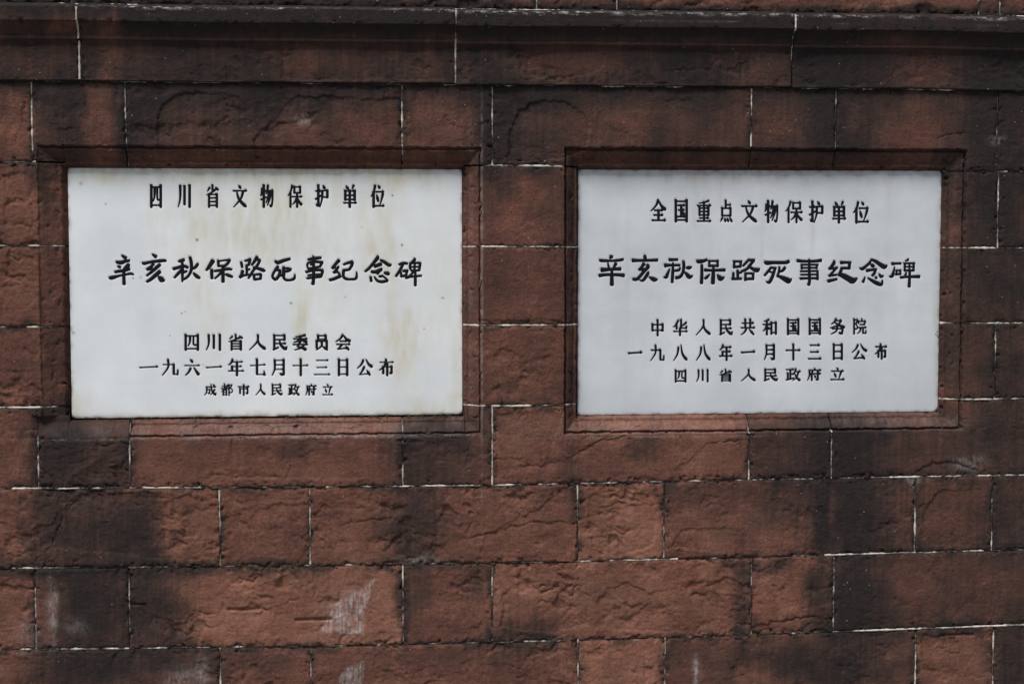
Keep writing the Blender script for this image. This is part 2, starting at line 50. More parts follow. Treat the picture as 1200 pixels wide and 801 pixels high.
 'L5': '-1967,-2942,23 -1914,-2939,18 -1741,-2940,18 -1698,-2931,35 -1658,-2944,14;-1952,-2938,32 -1951,-2969,31 -1949,-3012,29 -1949,-3059,26 -1954,-3099,24 -1968,-3132,21 -1987,-3161,18 -2007,-3186,15 -2020,-3203,12;-1946,-3026,23 -1932,-3023,18 -1891,-3023,18 -1876,-3013,35 -1854,-3026,14;-1860,-3016,23 -1861,-3054,23 -1863,-3105,23 -1868,-3142,23 -1882,-3149,23 -1899,-3141,23 -1911,-3135,23;-1814,-2856,18 -1813,-2891,21 -1812,-2941,25 -1807,-2995,28 -1795,-3045,32 -1771,-3089,35 -1737,-3134,39 -1704,-3173,42 -1681,-3200,19;-1674,-3200,23 -1666,-3137,23;-1701,-3018,32 -1711,-3034,31 -1725,-3058,29 -1742,-3084,27 -1760,-3108,24 -1780,-3131,21 -1804,-3155,18 -1825,-3176,15 -1840,-3191,12;-1757,-2870,16 -1725,-2890,37 -1700,-2906,24|-1464,-2933,21 -1437,-2929,17 -1358,-2930,17 -1330,-2920,32 -1298,-2933,13;-1395,-2849,30 -1391,-2893,26 -1392,-2979,26 -1392,-2998,22;-1502,-2995,21 -1464,-2992,17 -1354,-2993,17 -1316,-2983,32 -1277,-2996,13;-1297,-2881,28 -1309,-2908,26 -1326,-2946,25 -1347,-2987,23 -1371,-3021,21 -1401,-3046,18 -1438,-3067,16 -1472,-3084,13 -1495,-3096,10;-1440,-3023,30 -1437,-3078,26 -1438,-3195,26 -1439,-3214,22;-1339,-3024,30 -1335,-3079,26 -1336,-3196,26 -1337,-3215,22;-1437,-3045,21 -1418,-3041,17 -1365,-3042,17 -1347,-3032,32 -1321,-3045,13;-1437,-3115,21 -1419,-3111,17 -1366,-3112,17 -1348,-3102,32 -1322,-3115,13;-1438,-3192,21 -1420,-3188,17 -1367,-3189,17 -1349,-3179,32 -1323,-3192,13;-1257,-2871,30 -1254,-2936,26 -1256,-3197,26 -1257,-3216,22;-1253,-2893,21 -1236,-2889,17 -1187,-2889,17 -1170,-2880,32 -1145,-2892,13;-1158,-2889,20 -1218,-2980,20;-1218,-2980,20 -1198,-2991,20 -1171,-3009,20 -1153,-3029,20 -1148,-3058,20 -1151,-3090,20 -1161,-3113,20 -1181,-3122,20 -1207,-3121,20 -1226,-3120,20|-811,-2864,16 -789,-2888,37 -771,-2907,24;-960,-2944,23 -900,-2941,18 -692,-2942,18 -649,-2933,35 -609,-2946,14;-911,-2993,35 -907,-3042,31 -909,-3144,31 -909,-3163,26;-907,-3008,23 -864,-3004,18 -740,-3005,18 -697,-2996,35 -657,-3009,14;-674,-2988,35 -671,-3039,31 -672,-3146,31 -672,-3165,26;-672,-3167,16 -698,-3155,37 -719,-3145,24;-795,-2931,35 -792,-2996,31 -794,-3201,31 -794,-3220,26|-254,-2869,32 -253,-2897,31 -251,-2936,29 -254,-2981,27 -267,-3027,24 -297,-3077,21 -340,-3132,18 -382,-3183,15 -411,-3218,12;-255,-2960,18 -251,-2983,21 -247,-3016,25 -240,-3053,28 -226,-3087,32 -202,-3119,36 -169,-3151,39 -137,-3180,42 -115,-3200,19|111,-2894,23 157,-2890,18 297,-2891,18 340,-2882,35 380,-2895,14;363,-2874,36 366,-2912,31 366,-2980,31 366,-2999,26;123,-2989,23 167,-2985,18 296,-2986,18 339,-2977,35 379,-2990,14;114,-2872,35 117,-2937,31 115,-3189,31 115,-3208,26;88,-3216,23 216,-3161,23;123,-3076,23 171,-3073,18 322,-3074,18 365,-3065,35 405,-3078,14;244,-2993,18 248,-3015,21 253,-3046,25 262,-3081,28 277,-3112,32 304,-3141,36 339,-3170,39 374,-3194,42 397,-3212,19;397,-3215,23 418,-3149,23|621,-2909,23 652,-2905,18 742,-2906,18 773,-2897,35 807,-2909,14;714,-2895,36 717,-2960,31 715,-3159,31 715,-3178,26;716,-3043,23 729,-3039,18 765,-3040,18 777,-3030,35 799,-3043,14;651,-3000,36 654,-3053,31 653,-3165,31 653,-3184,26;611,-3207,23 798,-3152,23;849,-2879,32 846,-2894,31 841,-2917,29 835,-2941,27 827,-2963,24 817,-2981,21 805,-2999,19 794,-3015,15 786,-3026,12;827,-2967,23 851,-2963,18 919,-2964,18 943,-2954,35 972,-2967,14;917,-2964,32 909,-2994,31 898,-3038,29 884,-3085,27 867,-3125,24 844,-3157,21 816,-3187,19 789,-3212,15 770,-3229,12;813,-2998,18 824,-3026,21 839,-3067,25 856,-3110,29 874,-3146,32 895,-3172,36 919,-3194,39 941,-3212,42 956,-3224,19|1329,-2883,16 1343,-2902,37 1355,-2918,24;1203,-2942,23 1256,-2938,18 1423,-2940,18 1466,-2931,35 1507,-2943,14;1210,-2938,32 1211,-2966,31 1212,-3007,29 1212,-3051,27 1209,-3093,24 1199,-3132,21 1185,-3172,19 1171,-3208,16 1161,-3233,12;1289,-2974,32 1262,-3026,24 1235,-3079,12;1265,-3026,36 1268,-3084,31 1267,-3213,31 1267,-3232,26;1301,-3041,23 1335,-3038,18 1431,-3038,18 1464,-3029,35 1499,-3042,14;1417,-2964,36 1420,-3030,31 1419,-3201,31 1419,-3220,26;1419,-3221,16 1393,-3206,37 1373,-3193,24;1334,-3087,16 1352,-3118,37 1366,-3143,24|1840,-2887,16 1860,-2915,37 1877,-2937,24;1720,-2982,23 1770,-2978,18 1926,-2979,18 1969,-2970,36 2010,-2983,14;1782,-3027,16 1803,-3093,37 1819,-3147,24;1939,-3022,32 1914,-3110,24 1888,-3197,12;1699,-3221,23 1756,-3217,18 1943,-3219,18 1986,-3210,36 2027,-3223,14',
 'R1': '-3393,2987,47 -3403,2955,45 -3417,2908,42 -3436,2855,39 -3462,2805,35 -3501,2755,31 -3550,2703,27 -3597,2656,22 -3629,2623,18;-3383,2973,26 -3366,2939,31 -3342,2890,36 -3313,2837,41 -3283,2791,46 -3248,2753,52 -3207,2717,57 -3169,2687,61 -3143,2666,27;-3510,2647,38 -3464,2651,30 -3325,2651,30 -3281,2661,59 -3239,2649,23;-3529,2493,38 -3478,2497,30 -3314,2497,30 -3270,2507,59 -3228,2495,23;-3588,2325,38 -3509,2329,30 -3224,2329,30 -3179,2339,59 -3137,2326,23;-3386,2662,52 -3381,2596,45 -3380,2343,45 -3380,2324,38|-2822,2992,52 -2817,2926,45 -2813,2296,45 -2813,2277,38;-2465,2992,52 -2461,2926,45 -2456,2296,45 -2456,2277,38;-2817,2935,39 -2753,2939,30 -2534,2939,30 -2489,2949,59 -2447,2937,24;-2813,2334,39 -2749,2338,30 -2529,2339,30 -2485,2348,59 -2443,2336,24;-2743,2809,39 -2706,2813,30 -2596,2814,30 -2558,2823,59 -2519,2811,24;-2726,2656,39 -2694,2660,30 -2601,2660,30 -2569,2670,59 -2534,2657,24;-2757,2446,39 -2713,2450,30 -2587,2450,30 -2542,2460,59 -2500,2448,24;-2642,2824,52 -2638,2759,45 -2636,2464,45 -2636,2445,38;-2588,2604,24 -2561,2550,54 -2539,2506,35|-1735,2961,41 -1763,2950,39 -1802,2935,36 -1847,2918,33 -1891,2905,30 -1937,2895,27 -1988,2888,23 -2033,2881,19 -2064,2877,15;-2107,2803,36 -2029,2807,28 -1746,2808,28 -1701,2818,54 -1659,2805,22;-2042,2749,45 -2037,2683,38 -2036,2501,38 -2035,2482,32;-1746,2749,45 -1742,2683,39 -1740,2501,39 -1740,2482,32;-2037,2720,36 -1984,2724,28 -1815,2724,28 -1770,2734,54 -1728,2722,22;-2036,2608,36 -1983,2613,28 -1814,2613,28 -1769,2622,54 -1727,2610,22;-2036,2497,36 -1982,2501,28 -1813,2501,28 -1768,2511,54 -1726,2499,22;-1896,2930,45 -1891,2864,38 -1887,2320,39 -1886,2300,32;-2026,2399,36 -1975,2404,28 -1813,2404,28 -1768,2413,54 -1725,2401,22;-2104,2302,36 -2025,2306,28 -1742,2306,28 -1697,2316,54 -1655,2303,22|-1180,2979,45 -1176,2913,39 -1174,2746,39 -1174,2727,32;-1167,2825,36 -1140,2830,28 -1062,2830,28 -1036,2839,54 -1004,2827,22;-1296,2743,45 -1291,2677,39 -1290,2482,39 -1290,2463,32;-1021,2744,45 -1016,2677,39 -1015,2482,39 -1014,2463,33;-1292,2714,36 -1242,2718,28 -1090,2719,28 -1045,2728,54 -1003,2716,22;-1290,2478,36 -1240,2482,28 -1088,2482,28 -1043,2492,54 -1000,2480,22;-1281,2413,41 -1312,2350,30 -1343,2287,15;-1203,2413,20 -1193,2344,47 -1186,2288,30;-1124,2413,20 -1102,2344,47 -1084,2288,30;-1046,2427,20 -1002,2350,47 -966,2288,31|-438,2962,24 -399,2909,54 -367,2865,36;-646,2785,39 -556,2789,30 -219,2789,30 -173,2799,59 -131,2787,24;-275,2775,47 -285,2735,45 -298,2678,43 -319,2613,39 -353,2547,35 -413,2474,31 -492,2393,27 -569,2320,23 -621,2269,18;-516,2775,26 -501,2725,31 -481,2654,36 -453,2575,42 -413,2505,47 -353,2441,52 -275,2377,57 -201,2322,62 -150,2283,28|172,2859,47 170,2832,45 167,2793,43 162,2751,39 156,2714,36 148,2683,31 139,2653,27 129,2628,23 123,2610,18;173,2772,39 194,2776,31 253,2776,31 273,2786,59 301,2773,24;220,2967,52 225,2900,45 231,2278,45 231,2259,38;132,2500,34 315,2583,34;373,2956,47 369,2928,46 363,2888,43 356,2843,39 348,2804,36 338,2768,32 325,2732,27 314,2701,23 306,2679,18;357,2786,39 390,2790,31 486,2790,31 519,2800,59 555,2788,24;532,2790,34 532,2703,34 531,2580,34 527,2472,34 518,2392,34 507,2326,34 494,2286,34 475,2286,34 455,2313,34 440,2334,34;410,2763,47 405,2729,46 397,2680,43 388,2626,39 377,2576,36 360,2528,32 340,2478,27 322,2434,23 308,2403,18;471,2763,48 464,2720,46 455,2658,43 443,2590,39 430,2528,36 411,2469,32 389,2409,27 368,2357,23 353,2320,18|965,2949,41 957,2913,39 945,2861,37 931,2805,34 912,2756,31 887,2715,27 855,2675,23 825,2642,20 804,2618,16;897,2726,45 902,2660,39 907,2274,39 907,2255,33;1049,2919,45 1054,2856,39 1055,2715,39 1056,2696,33;1280,2920,45 1285,2857,39 1286,2716,39 1286,2696,33;1053,2890,36 1095,2894,28 1215,2895,28 1256,2904,55 1298,2892,22;1055,2711,36 1097,2715,28 1217,2715,28 1258,2725,55 1300,2713,22;980,2587,36 1047,2591,28 1280,2591,28 1325,2601,55 1368,2589,22;1161,2713,45 1166,2646,39 1170,2274,39 1171,2255,33;1156,2577,41 1143,2549,39 1124,2507,37 1103,2462,34 1081,2426,31 1056,2398,27 1027,2375,23 1001,2356,20 983,2343,16;1178,2577,23 1189,2552,27 1205,2515,32 1224,2475,36 1245,2440,41 1273,2408,45 1305,2376,50 1336,2349,53 1357,2329,24|1605,2760,39 1636,2764,31 1726,2764,31 1757,2774,60 1792,2762,24;1689,2954,52 1694,2887,45 1701,2311,45 1702,2291,38;1702,2283,24 1666,2321,55 1637,2352,36;1599,2503,34 1797,2627,34;1866,2943,24 1902,2883,55 1931,2833,36;1832,2774,39 1868,2778,31 1972,2778,31 2008,2788,60 2046,2776,24;2018,2790,53 2023,2723,45 2025,2572,45 2026,2553,38;1835,2568,39 1869,2572,31 1968,2572,31 2002,2582,60 2040,2569,24;1841,2778,48 1842,2734,46 1843,2672,43 1842,2600,39 1835,2531,36 1819,2457,32 1795,2378,27 1772,2306,23 1757,2256,18|2447,2923,24 2490,2863,55 2525,2813,36;2711,2937,48 2682,2875,36 2653,2813,18;2419,2783,53 2424,2717,45 2427,2484,45 2427,2465,38;2743,2784,53 2748,2717,45 2751,2485,46 2752,2465,38;2423,2754,39 2482,2758,31 2674,2759,31 2719,2768,60 2762,2756,24;2425,2617,39 2484,2621,31 2675,2622,31 2721,2631,60 2764,2619,24;2427,2487,39 2485,2491,31 2677,2491,31 2723,2501,60 2766,2489,24;2377,2384,39 2454,2388,31 2730,2388,31 2775,2398,60 2818,2386,24;2572,2783,53 2577,2717,45 2583,2265,45 2584,2246,38|3219,2930,48 3212,2895,46 3202,2845,43 3189,2789,40 3172,2739,36 3147,2692,32 3115,2645,27 3085,2603,23 3064,2575,18;3158,2722,53 3163,2656,46 3169,2260,46 3169,2241,38;3339,2930,24 3373,2878,55 3400,2835,36;3252,2721,39 3306,2725,31 3477,2725,31 3523,2735,60 3566,2723,24;3283,2643,24 3318,2523,55 3346,2424,36;3522,2671,48 3516,2645,46 3508,2608,43 3498,2565,40 3485,2520,36 3466,2468,32 3444,2408,28 3422,2353,23 3408,2315,18;3238,2283,39 3297,2288,31 3493,2288,31 3539,2298,60 3582,2285,24',
 'R2': '-4952,1180,44 -4887,1152,56;-4906,1143,44 -4967,1110,33;-5276,1061,51 -5274,1053,53 -5268,1042,55 -5229,1034,56 -5137,1029,52 -5014,1027,46 -4896,1028,42 -4792,1033,44 -4695,1042,47 -4618,1051,49 -4570,1061,48 -4542,1071,45 -4525,1078,42;-5025,951,31 -4997,828,42;-4762,941,58 -4830,822,40;-5228,737,82 -5204,737,78 -5166,738,72 -5117,740,67 -5053,745,61 -4977,752,55 -4895,758,51 -4796,762,53 -4691,765,57 -4616,767,60;-5302,554,62 -5250,561,58 -5173,572,53 -5079,579,49 -4961,580,48 -4825,578,49 -4708,574,51 -4620,568,55 -4551,561,61 -4504,555,65;-4894,685,47 -4894,633,50 -4894,559,55 -4894,483,60 -4893,402,64 -4893,318,67 -4893,259,69|-3819,1197,51 -3810,1096,63;-4218,1041,69 -4185,1039,64 -4135,1037,57 -4060,1036,51 -3949,1036,48 -3813,1038,47 -3688,1040,47 -3578,1043,49 -3478,1047,52 -3409,1049,54;-3846,930,63 -3867,898,58 -3898,852,52 -3929,811,47 -3960,781,44 -3991,755,42 -4012,738,40;-4012,729,36 -3780,765,45;-3743,894,56 -3729,879,57 -3710,858,59 -3709,829,60 -3739,792,60 -3787,749,59 -3835,701,58 -3879,646,57 -3923,587,55 -3965,536,54 -4003,493,54 -4039,459,55 -4076,435,56 -4120,427,57 -4165,431,57 -4197,435,58;-3696,673,31 -3700,659,39 -3708,639,50 -3723,609,58 -3750,563,59 -3784,508,56 -3815,462,54 -3841,429,52 -3864,404,50 -3890,388,47 -3923,386,40 -3958,392,31 -3983,398,25;-3676,502,29 -3633,479,46 -3573,447,69 -3517,424,81 -3471,418,68 -3430,421,45 -3402,424,27|-3017,1058,58 -2984,1058,55 -2936,1057,51 -2887,1058,47 -2836,1059,46 -2783,1061,45 -2747,1063,45;-3156,874,74 -3121,877,66 -3069,880,55 -2998,883,47 -2889,883,44 -2762,883,43 -2671,882,43;-2895,966,31 -2897,888,37 -2899,776,46 -2903,662,52 -2908,541,52 -2915,417,51 -2919,330,49;-3001,763,27 -3020,721,34 -3046,661,44 -3071,607,52 -3086,564,57 -3099,526,61 -3117,500,60 -3145,491,51 -3177,494,36 -3201,497,25;-2661,809,29 -2667,785,35 -2676,752,42 -2698,726,47 -2742,713,46 -2798,706,43 -2838,702,40;-2554,1011,52 -2549,975,52 -2542,922,54 -2540,864,54 -2544,798,53 -2552,727,50 -2566,661,49 -2588,604,50 -2615,553,52 -2650,514,54 -2700,491,55 -2758,479,56 -2799,472,56;-2455,799,40 -2431,798,48 -2396,797,59 -2362,799,63 -2330,807,53 -2299,818,37 -2278,826,25;-2501,657,31 -2478,631,43 -2446,593,58 -2416,559,70 -2394,533,74 -2374,510,74 -2350,498,70 -2315,506,58 -2276,526,41 -2248,541,29|-2111,1047,31 -2104,1033,43 -2092,1013,59 -2064,1001,70 -2008,1001,69 -1937,1009,62 -1877,1019,56 -1835,1034,52 -1804,1052,48 -1783,1065,45;-1947,890,49 -1946,805,51 -1944,683,54 -1944,568,56 -1947,464,57 -1952,367,58 -1955,300,58;-1736,1015,36 -1398,1015,36;-1702,1037,40 -1701,840,41;-1430,1037,43 -1429,839,43;-1725,859,45 -1406,858,41;-1846,724,58 -1805,721,54 -1742,717,48 -1649,714,45 -1498,716,47 -1318,720,53 -1189,723,56;-1565,797,43 -1566,739,49 -1567,655,58 -1569,567,65 -1573,470,68 -1577,370,68 -1580,299,68;-1686,585,25 -1711,560,33 -1746,524,44 -1779,493,52 -1805,473,51 -1828,458,46 -1844,447,43;-1432,576,25 -1415,550,42 -1390,514,65 -1366,483,81 -1348,460,85 -1331,443,82 -1309,437,74 -1274,450,61 -1235,474,42 -1206,492,29|-910,999,41 -628,999,38;-882,1018,43 -880,796,43;-662,1008,45 -679,823,43;-908,820,43 -654,838,43;-766,713,50 -754,435,47;-747,624,41 -634,642,36;-903,630,45 -910,436,47;-952,432,45 -641,441,45;-384,1067,45 -420,1030,45 -470,979,46 -514,934,45 -546,901,44 -571,874,42 -589,856,41;-383,1044,45 -214,1044,47;-233,1035,54 -262,999,53 -303,948,51 -344,897,50 -379,848,50 -413,800,50 -456,758,50 -520,723,47 -592,695,43 -644,675,41;-419,860,32 -407,851,36 -389,837,42 -362,819,47 -323,793,52 -275,763,56 -230,739,61 -189,726,70 -151,720,80 -116,720,81 -86,733,68 -59,752,46 -41,767,29;-530,610,38 -219,610,38;-502,629,45 -509,388,45;-253,619,48 -255,415,43;-528,431,47 -236,439,45|145,997,52 153,983,59 168,964,69 202,951,75 259,950,72 335,956,64 428,960,59 553,959,58 694,957,58 807,959,59 871,972,60 907,989,62 929,1002,64;345,803,43 319,769,45 281,721,47 243,673,48 202,626,46 160,578,43 131,544,41;336,799,41 510,780,41;478,780,45 464,733,48 445,666,51 423,599,54 400,534,57 375,469,58 349,414,59 325,371,60 301,337,60 275,318,57 243,318,47 209,333,34 186,344,25;290,664,29 413,636,36;619,821,43 616,777,43 611,714,43 602,654,43 585,598,42 565,544,42 550,506,41;546,534,32 591,518,42 654,494,57 717,468,70 779,439,82 840,408,92 889,385,98 915,370,97 929,364,92 946,366,82 975,384,64 1007,411,41 1030,431,25;808,802,52 790,776,53 763,740,53 734,709,52 700,689,47 665,674,41 640,663,36|1213,1023,61 1258,1018,57 1325,1010,52 1412,1005,48 1531,1002,46 1670,1001,47 1791,1004,48 1884,1012,51 1959,1023,54 2009,1031,57;1610,1060,41 1611,950,44 1613,795,49 1615,652,52 1621,538,53 1627,436,52 1628,355,52 1619,299,54 1606,263,57 1595,240,59;1337,894,36 1906,892,36;1356,903,41 1362,754,41;1872,902,41 1855,763,41;1348,788,34 1870,790,34;1321,675,36 1909,685,36;1890,698,41 1893,410,46;1332,565,36 1891,573,34;1314,439,48 1390,443,45 1498,448,41 1608,451,39 1720,450,40 1833,446,43 1912,443,46|2446,1012,46 2444,992,51 2440,962,58 2429,929,62 2405,892,60 2374,852,55 2344,817,50 2316,790,46 2288,768,42 2269,753,39;2269,749,37 2554,789,43;2525,798,48 2493,759,47 2448,703,45 2404,650,43 2361,603,42 2320,560,42 2291,530,41;2272,526,46 2538,562,37;2246,353,59 2540,417,43;2666,956,64 2704,958,59 2760,960,51 2818,961,46 2883,960,44 2951,958,45 2999,956,46;2961,965,53 2945,760,53;2687,776,46 2954,775,46;2706,789,53 2692,746,53 2671,685,53 2651,631,53 2634,589,49 2617,553,45 2605,529,41;2595,575,53 2633,565,62 2688,550,76 2748,528,87 2811,497,93 2879,458,96 2940,426,98 2988,398,104 3030,376,110 3074,369,105 3129,388,82 3186,422,49 3226,447,25|3694,1066,30 3674,1029,35 3645,976,43 3610,927,48 3568,886,49 3521,848,48 3478,815,48 3444,787,53 3413,763,59 3384,750,60 3351,754,50 3319,768,36 3297,778,25;3685,1057,41 3725,1041,46 3782,1018,53 3839,991,60 3891,959,64 3943,922,68 3993,889,71 4041,858,78 4087,831,84 4128,818,83 4166,828,67 4200,852,43 4223,870,25;3672,899,32 3686,889,44 3706,874,59 3726,861,69 3744,850,67 3762,840,59 3774,833,53;3537,694,62 3563,699,58 3602,705,53 3652,712,48 3722,721,46 3804,730,44 3861,736,44;3833,749,46 3825,711,48 3813,657,50 3796,610,50 3771,575,49 3742,546,46 3721,526,44;3483,480,28 3418,322,53;3579,452,32 3625,424,40 3690,385,51 3752,349,60 3806,320,66 3857,295,70 3907,274,71 3957,253,67 4005,237,60 4041,240,53 4059,278,45 4065,334,38 4068,376,32;3837,475,53 3870,446,46;3950,591,25 3967,563,37 3991,526,52 4018,501,60 4048,502,52 4081,515,37 4104,525,25|4385,916,60 4415,917,54 4460,919,47 4509,921,41 4570,923,41 4635,924,42 4682,925,44;4473,813,25 4464,768,30 4451,705,37 4437,646,44 4426,595,51 4414,549,58 4397,515,60 4367,500,53 4331,497,41 4305,497,32;4513,692,32 4695,701,32;4541,711,39 4538,552,39;4666,710,39 4664,570,39;4505,567,39 4687,585,39;4929,1083,25 4927,1071,31 4924,1055,38 4914,1040,41 4889,1027,38 4857,1016,31 4834,1008,25;4778,930,35 5152,930,35;4812,943,41 4816,682,41;5113,943,41 5108,681,41;4789,818,28 5144,818,28;4969,943,35 4974,672,37;4791,697,37 5136,696,37;4869,626,32 4838,542,44;4679,468,48 4729,473,46 4804,480,42 4900,486,41 5038,490,46 5198,492,53 5313,494,58;4983,663,44 4982,576,46 4981,453,48 4979,346,51 4977,269,53 4974,209,54 4972,168,55',
 'R3': '-3561,-1011,44 -3557,-1078,38 -3556,-1230,38 -3556,-1249,32;-3226,-1013,44 -3221,-1079,38 -3220,-1232,38 -3220,-1251,32;-3557,-1047,31 -3497,-1043,24 -3294,-1044,24 -3250,-1034,47 -3208,-1047,19;-3556,-1228,31 -3495,-1224,24 -3293,-1225,24 -3249,-1216,47 -3206,-1228,19;-3394,-881,44 -3390,-948,38 -3387,-1382,38 -3387,-1401,32|-2709,-901,40 -2720,-925,39 -2735,-960,36 -2753,-998,33 -2773,-1031,30 -2798,-1061,27 -2827,-1089,23 -2854,-1114,19 -2873,-1131,15;-2768,-1000,44 -2763,-1054,38 -2763,-1168,38 -2763,-1188,32;-2443,-972,40 -2462,-989,39 -2491,-1014,36 -2522,-1041,33 -2552,-1062,30 -2582,-1079,27 -2614,-1093,23 -2642,-1104,19 -2662,-1112,15;-2622,-880,45 -2617,-946,38 -2616,-1139,38 -2616,-1158,32;-2616,-1162,31 -2586,-1158,24 -2500,-1158,24 -2470,-1149,47 -2436,-1162,19;-2441,-1169,29 -2433,-1083,29;-2854,-1266,31 -2775,-1263,24 -2486,-1264,24 -2441,-1255,47 -2399,-1268,19;-2657,-1162,45 -2652,-1228,38 -2651,-1381,38 -2651,-1400,32|-1878,-889,41 -1876,-929,39 -1872,-985,36 -1876,-1051,34 -1895,-1116,30 -1941,-1188,27 -2007,-1268,23 -2073,-1341,19 -2118,-1392,15;-1877,-1020,22 -1871,-1053,27 -1864,-1101,31 -1851,-1154,36 -1828,-1202,40 -1789,-1248,45 -1736,-1295,49 -1684,-1336,53 -1649,-1364,24|-1313,-916,31 -1255,-912,24 -1068,-913,24 -1022,-904,47 -980,-916,19;-999,-892,45 -994,-943,39 -993,-1046,39 -993,-1065,33;-1295,-1052,31 -1240,-1049,24 -1066,-1049,24 -1021,-1040,47 -979,-1053,19;-1309,-891,45 -1304,-958,39 -1301,-1347,39 -1300,-1366,33;-1334,-1381,29 -1175,-1301,29;-1294,-1178,31 -1233,-1175,24 -1032,-1176,24 -987,-1166,47 -944,-1179,19;-1144,-1059,22 -1139,-1091,27 -1132,-1136,31 -1120,-1186,36 -1100,-1231,40 -1066,-1272,45 -1022,-1313,49 -978,-1348,53 -948,-1373,24;-948,-1378,29 -924,-1282,29|-593,-1010,31 -526,-1007,24 -295,-1008,24 -249,-998,48 -207,-1011,19;-499,-874,45 -494,-941,39 -492,-1134,39 -492,-1154,33;-336,-875,45 -331,-942,39 -329,-1135,39 -329,-1154,33;-628,-1162,31 -548,-1158,24 -257,-1159,24 -212,-1150,48 -169,-1163,19;-465,-1199,41 -475,-1219,39 -489,-1249,37 -507,-1281,34 -527,-1309,31 -553,-1333,27 -585,-1356,23 -615,-1376,20 -635,-1389,15;-365,-1199,20 -279,-1300,47 -208,-1382,31|291,-894,41 277,-902,39 257,-913,37 234,-925,34 212,-934,31 188,-941,27 163,-947,23 140,-951,20 124,-954,16;98,-1059,31 139,-1055,25 259,-1056,25 300,-1046,48 342,-1059,19;216,-923,45 221,-990,39 225,-1375,39 225,-1394,33;213,-1066,41 208,-1086,39 201,-1115,37 191,-1147,34 179,-1176,31 160,-1205,27 137,-1234,23 116,-1259,20 100,-1277,16;240,-1126,20 279,-1171,47 311,-1207,31;367,-974,45 372,-1041,39 375,-1356,39 375,-1375,33;517,-975,45 522,-1042,39 525,-1356,39 525,-1376,33;371,-1010,31 398,-1006,25 476,-1006,25 503,-997,48 535,-1009,19;374,-1323,31 401,-1319,25 479,-1320,25 506,-1310,48 539,-1323,19|919,-871,45 924,-938,39 929,-1373,39 930,-1393,33;1266,-873,45 1271,-940,39 1276,-1375,39 1276,-1395,33;924,-917,31 987,-913,25 1197,-914,25 1242,-904,48 1285,-917,19;929,-1351,31 991,-1347,25 1202,-1348,25 1247,-1339,48 1290,-1352,19;996,-1008,31 1033,-1004,25 1139,-1004,25 1176,-995,48 1215,-1008,19;1013,-1119,31 1044,-1115,25 1134,-1116,25 1166,-1106,48 1201,-1119,19;983,-1271,31 1026,-1267,25 1149,-1267,25 1191,-1258,48 1234,-1271,19;1094,-993,45 1099,-1060,39 1101,-1253,39 1102,-1273,33;1148,-1156,21 1174,-1195,47 1196,-1227,31|1643,-869,45 1648,-936,39 1653,-1372,39 1653,-1392,33;1988,-871,45 1993,-938,39 1998,-1374,39 1998,-1394,33;1647,-915,31 1709,-911,25 1918,-912,25 1964,-902,48 2007,-915,19;1653,-1350,32 1715,-1346,25 1924,-1347,25 1969,-1337,48 2012,-1350,19;1719,-1006,31 1756,-1002,25 1862,-1003,25 1898,-993,48 1937,-1006,19;1736,-1117,32 1767,-1113,25 1857,-1114,25 1888,-1104,48 1923,-1117,19;1707,-1269,32 1749,-1265,25 1871,-1266,25 1914,-1256,48 1956,-1269,19;1817,-991,45 1822,-1058,39 1824,-1252,39 1824,-1271,33;1870,-1154,21 1896,-1194,47 1918,-1226,31|2532,-879,41 2522,-898,39 2509,-925,37 2492,-954,34 2474,-980,31 2450,-1004,27 2421,-1027,24 2395,-1047,20 2376,-1061,16;2503,-944,32 2540,-940,25 2648,-941,25 2685,-931,48 2724,-944,19;2700,-941,41 2682,-970,40 2657,-1011,37 2625,-1055,34 2584,-1092,31 2526,-1121,27 2454,-1146,24 2385,-1167,20 2338,-1182,16;2484,-990,23 2509,-1009,27 2546,-1037,32 2589,-1067,36 2633,-1092,41 2684,-1114,45 2742,-1135,50 2795,-1152,54 2831,-1164,24;2408,-1207,32 2470,-1203,25 2678,-1204,25 2724,-1194,48 2767,-1207,19;2749,-1193,45 2753,-1245,39 2735,-1352,39 2735,-1372,33;2736,-1376,21 2681,-1354,47 2636,-1335,31;2574,-1143,41 2571,-1169,40 2566,-1207,37 2556,-1248,34 2537,-1284,31 2500,-1315,27 2451,-1343,24 2403,-1367,20 2370,-1384,16|3131,-886,39 3137,-953,34 3142,-1369,34 3143,-1389,28;3136,-922,29 3156,-918,23 3213,-918,23 3233,-908,44 3261,-921,18;3247,-918,26 3197,-1049,26;3197,-1049,26 3214,-1074,26 3236,-1108,26 3250,-1141,26 3248,-1169,26 3238,-1194,26 3225,-1212,26 3208,-1217,26 3188,-1214,26 3174,-1211,26;3382,-878,18 3397,-906,41 3409,-929,27;3285,-948,39 3290,-976,34 3282,-1016,34 3282,-1035,28;3290,-973,29 3331,-969,23 3451,-970,23 3492,-960,44 3534,-973,18;3520,-970,26 3495,-1041,26;3334,-1075,29 3362,-1071,23 3441,-1071,23 3469,-1061,44 3502,-1074,18;3284,-1176,29 3330,-1172,23 3465,-1172,23 3511,-1163,44 3554,-1176,18;3361,-1172,36 3358,-1195,34 3354,-1227,32 3348,-1263,29 3337,-1293,27 3318,-1318,24 3294,-1341,20 3270,-1360,17 3253,-1374,14;3433,-1161,39 3438,-1218,34 3440,-1341,34 3440,-1360,28;3440,-1359,29 3457,-1355,23 3506,-1355,23 3523,-1345,44 3548,-1358,18;3534,-1365,26 3541,-1264,26',
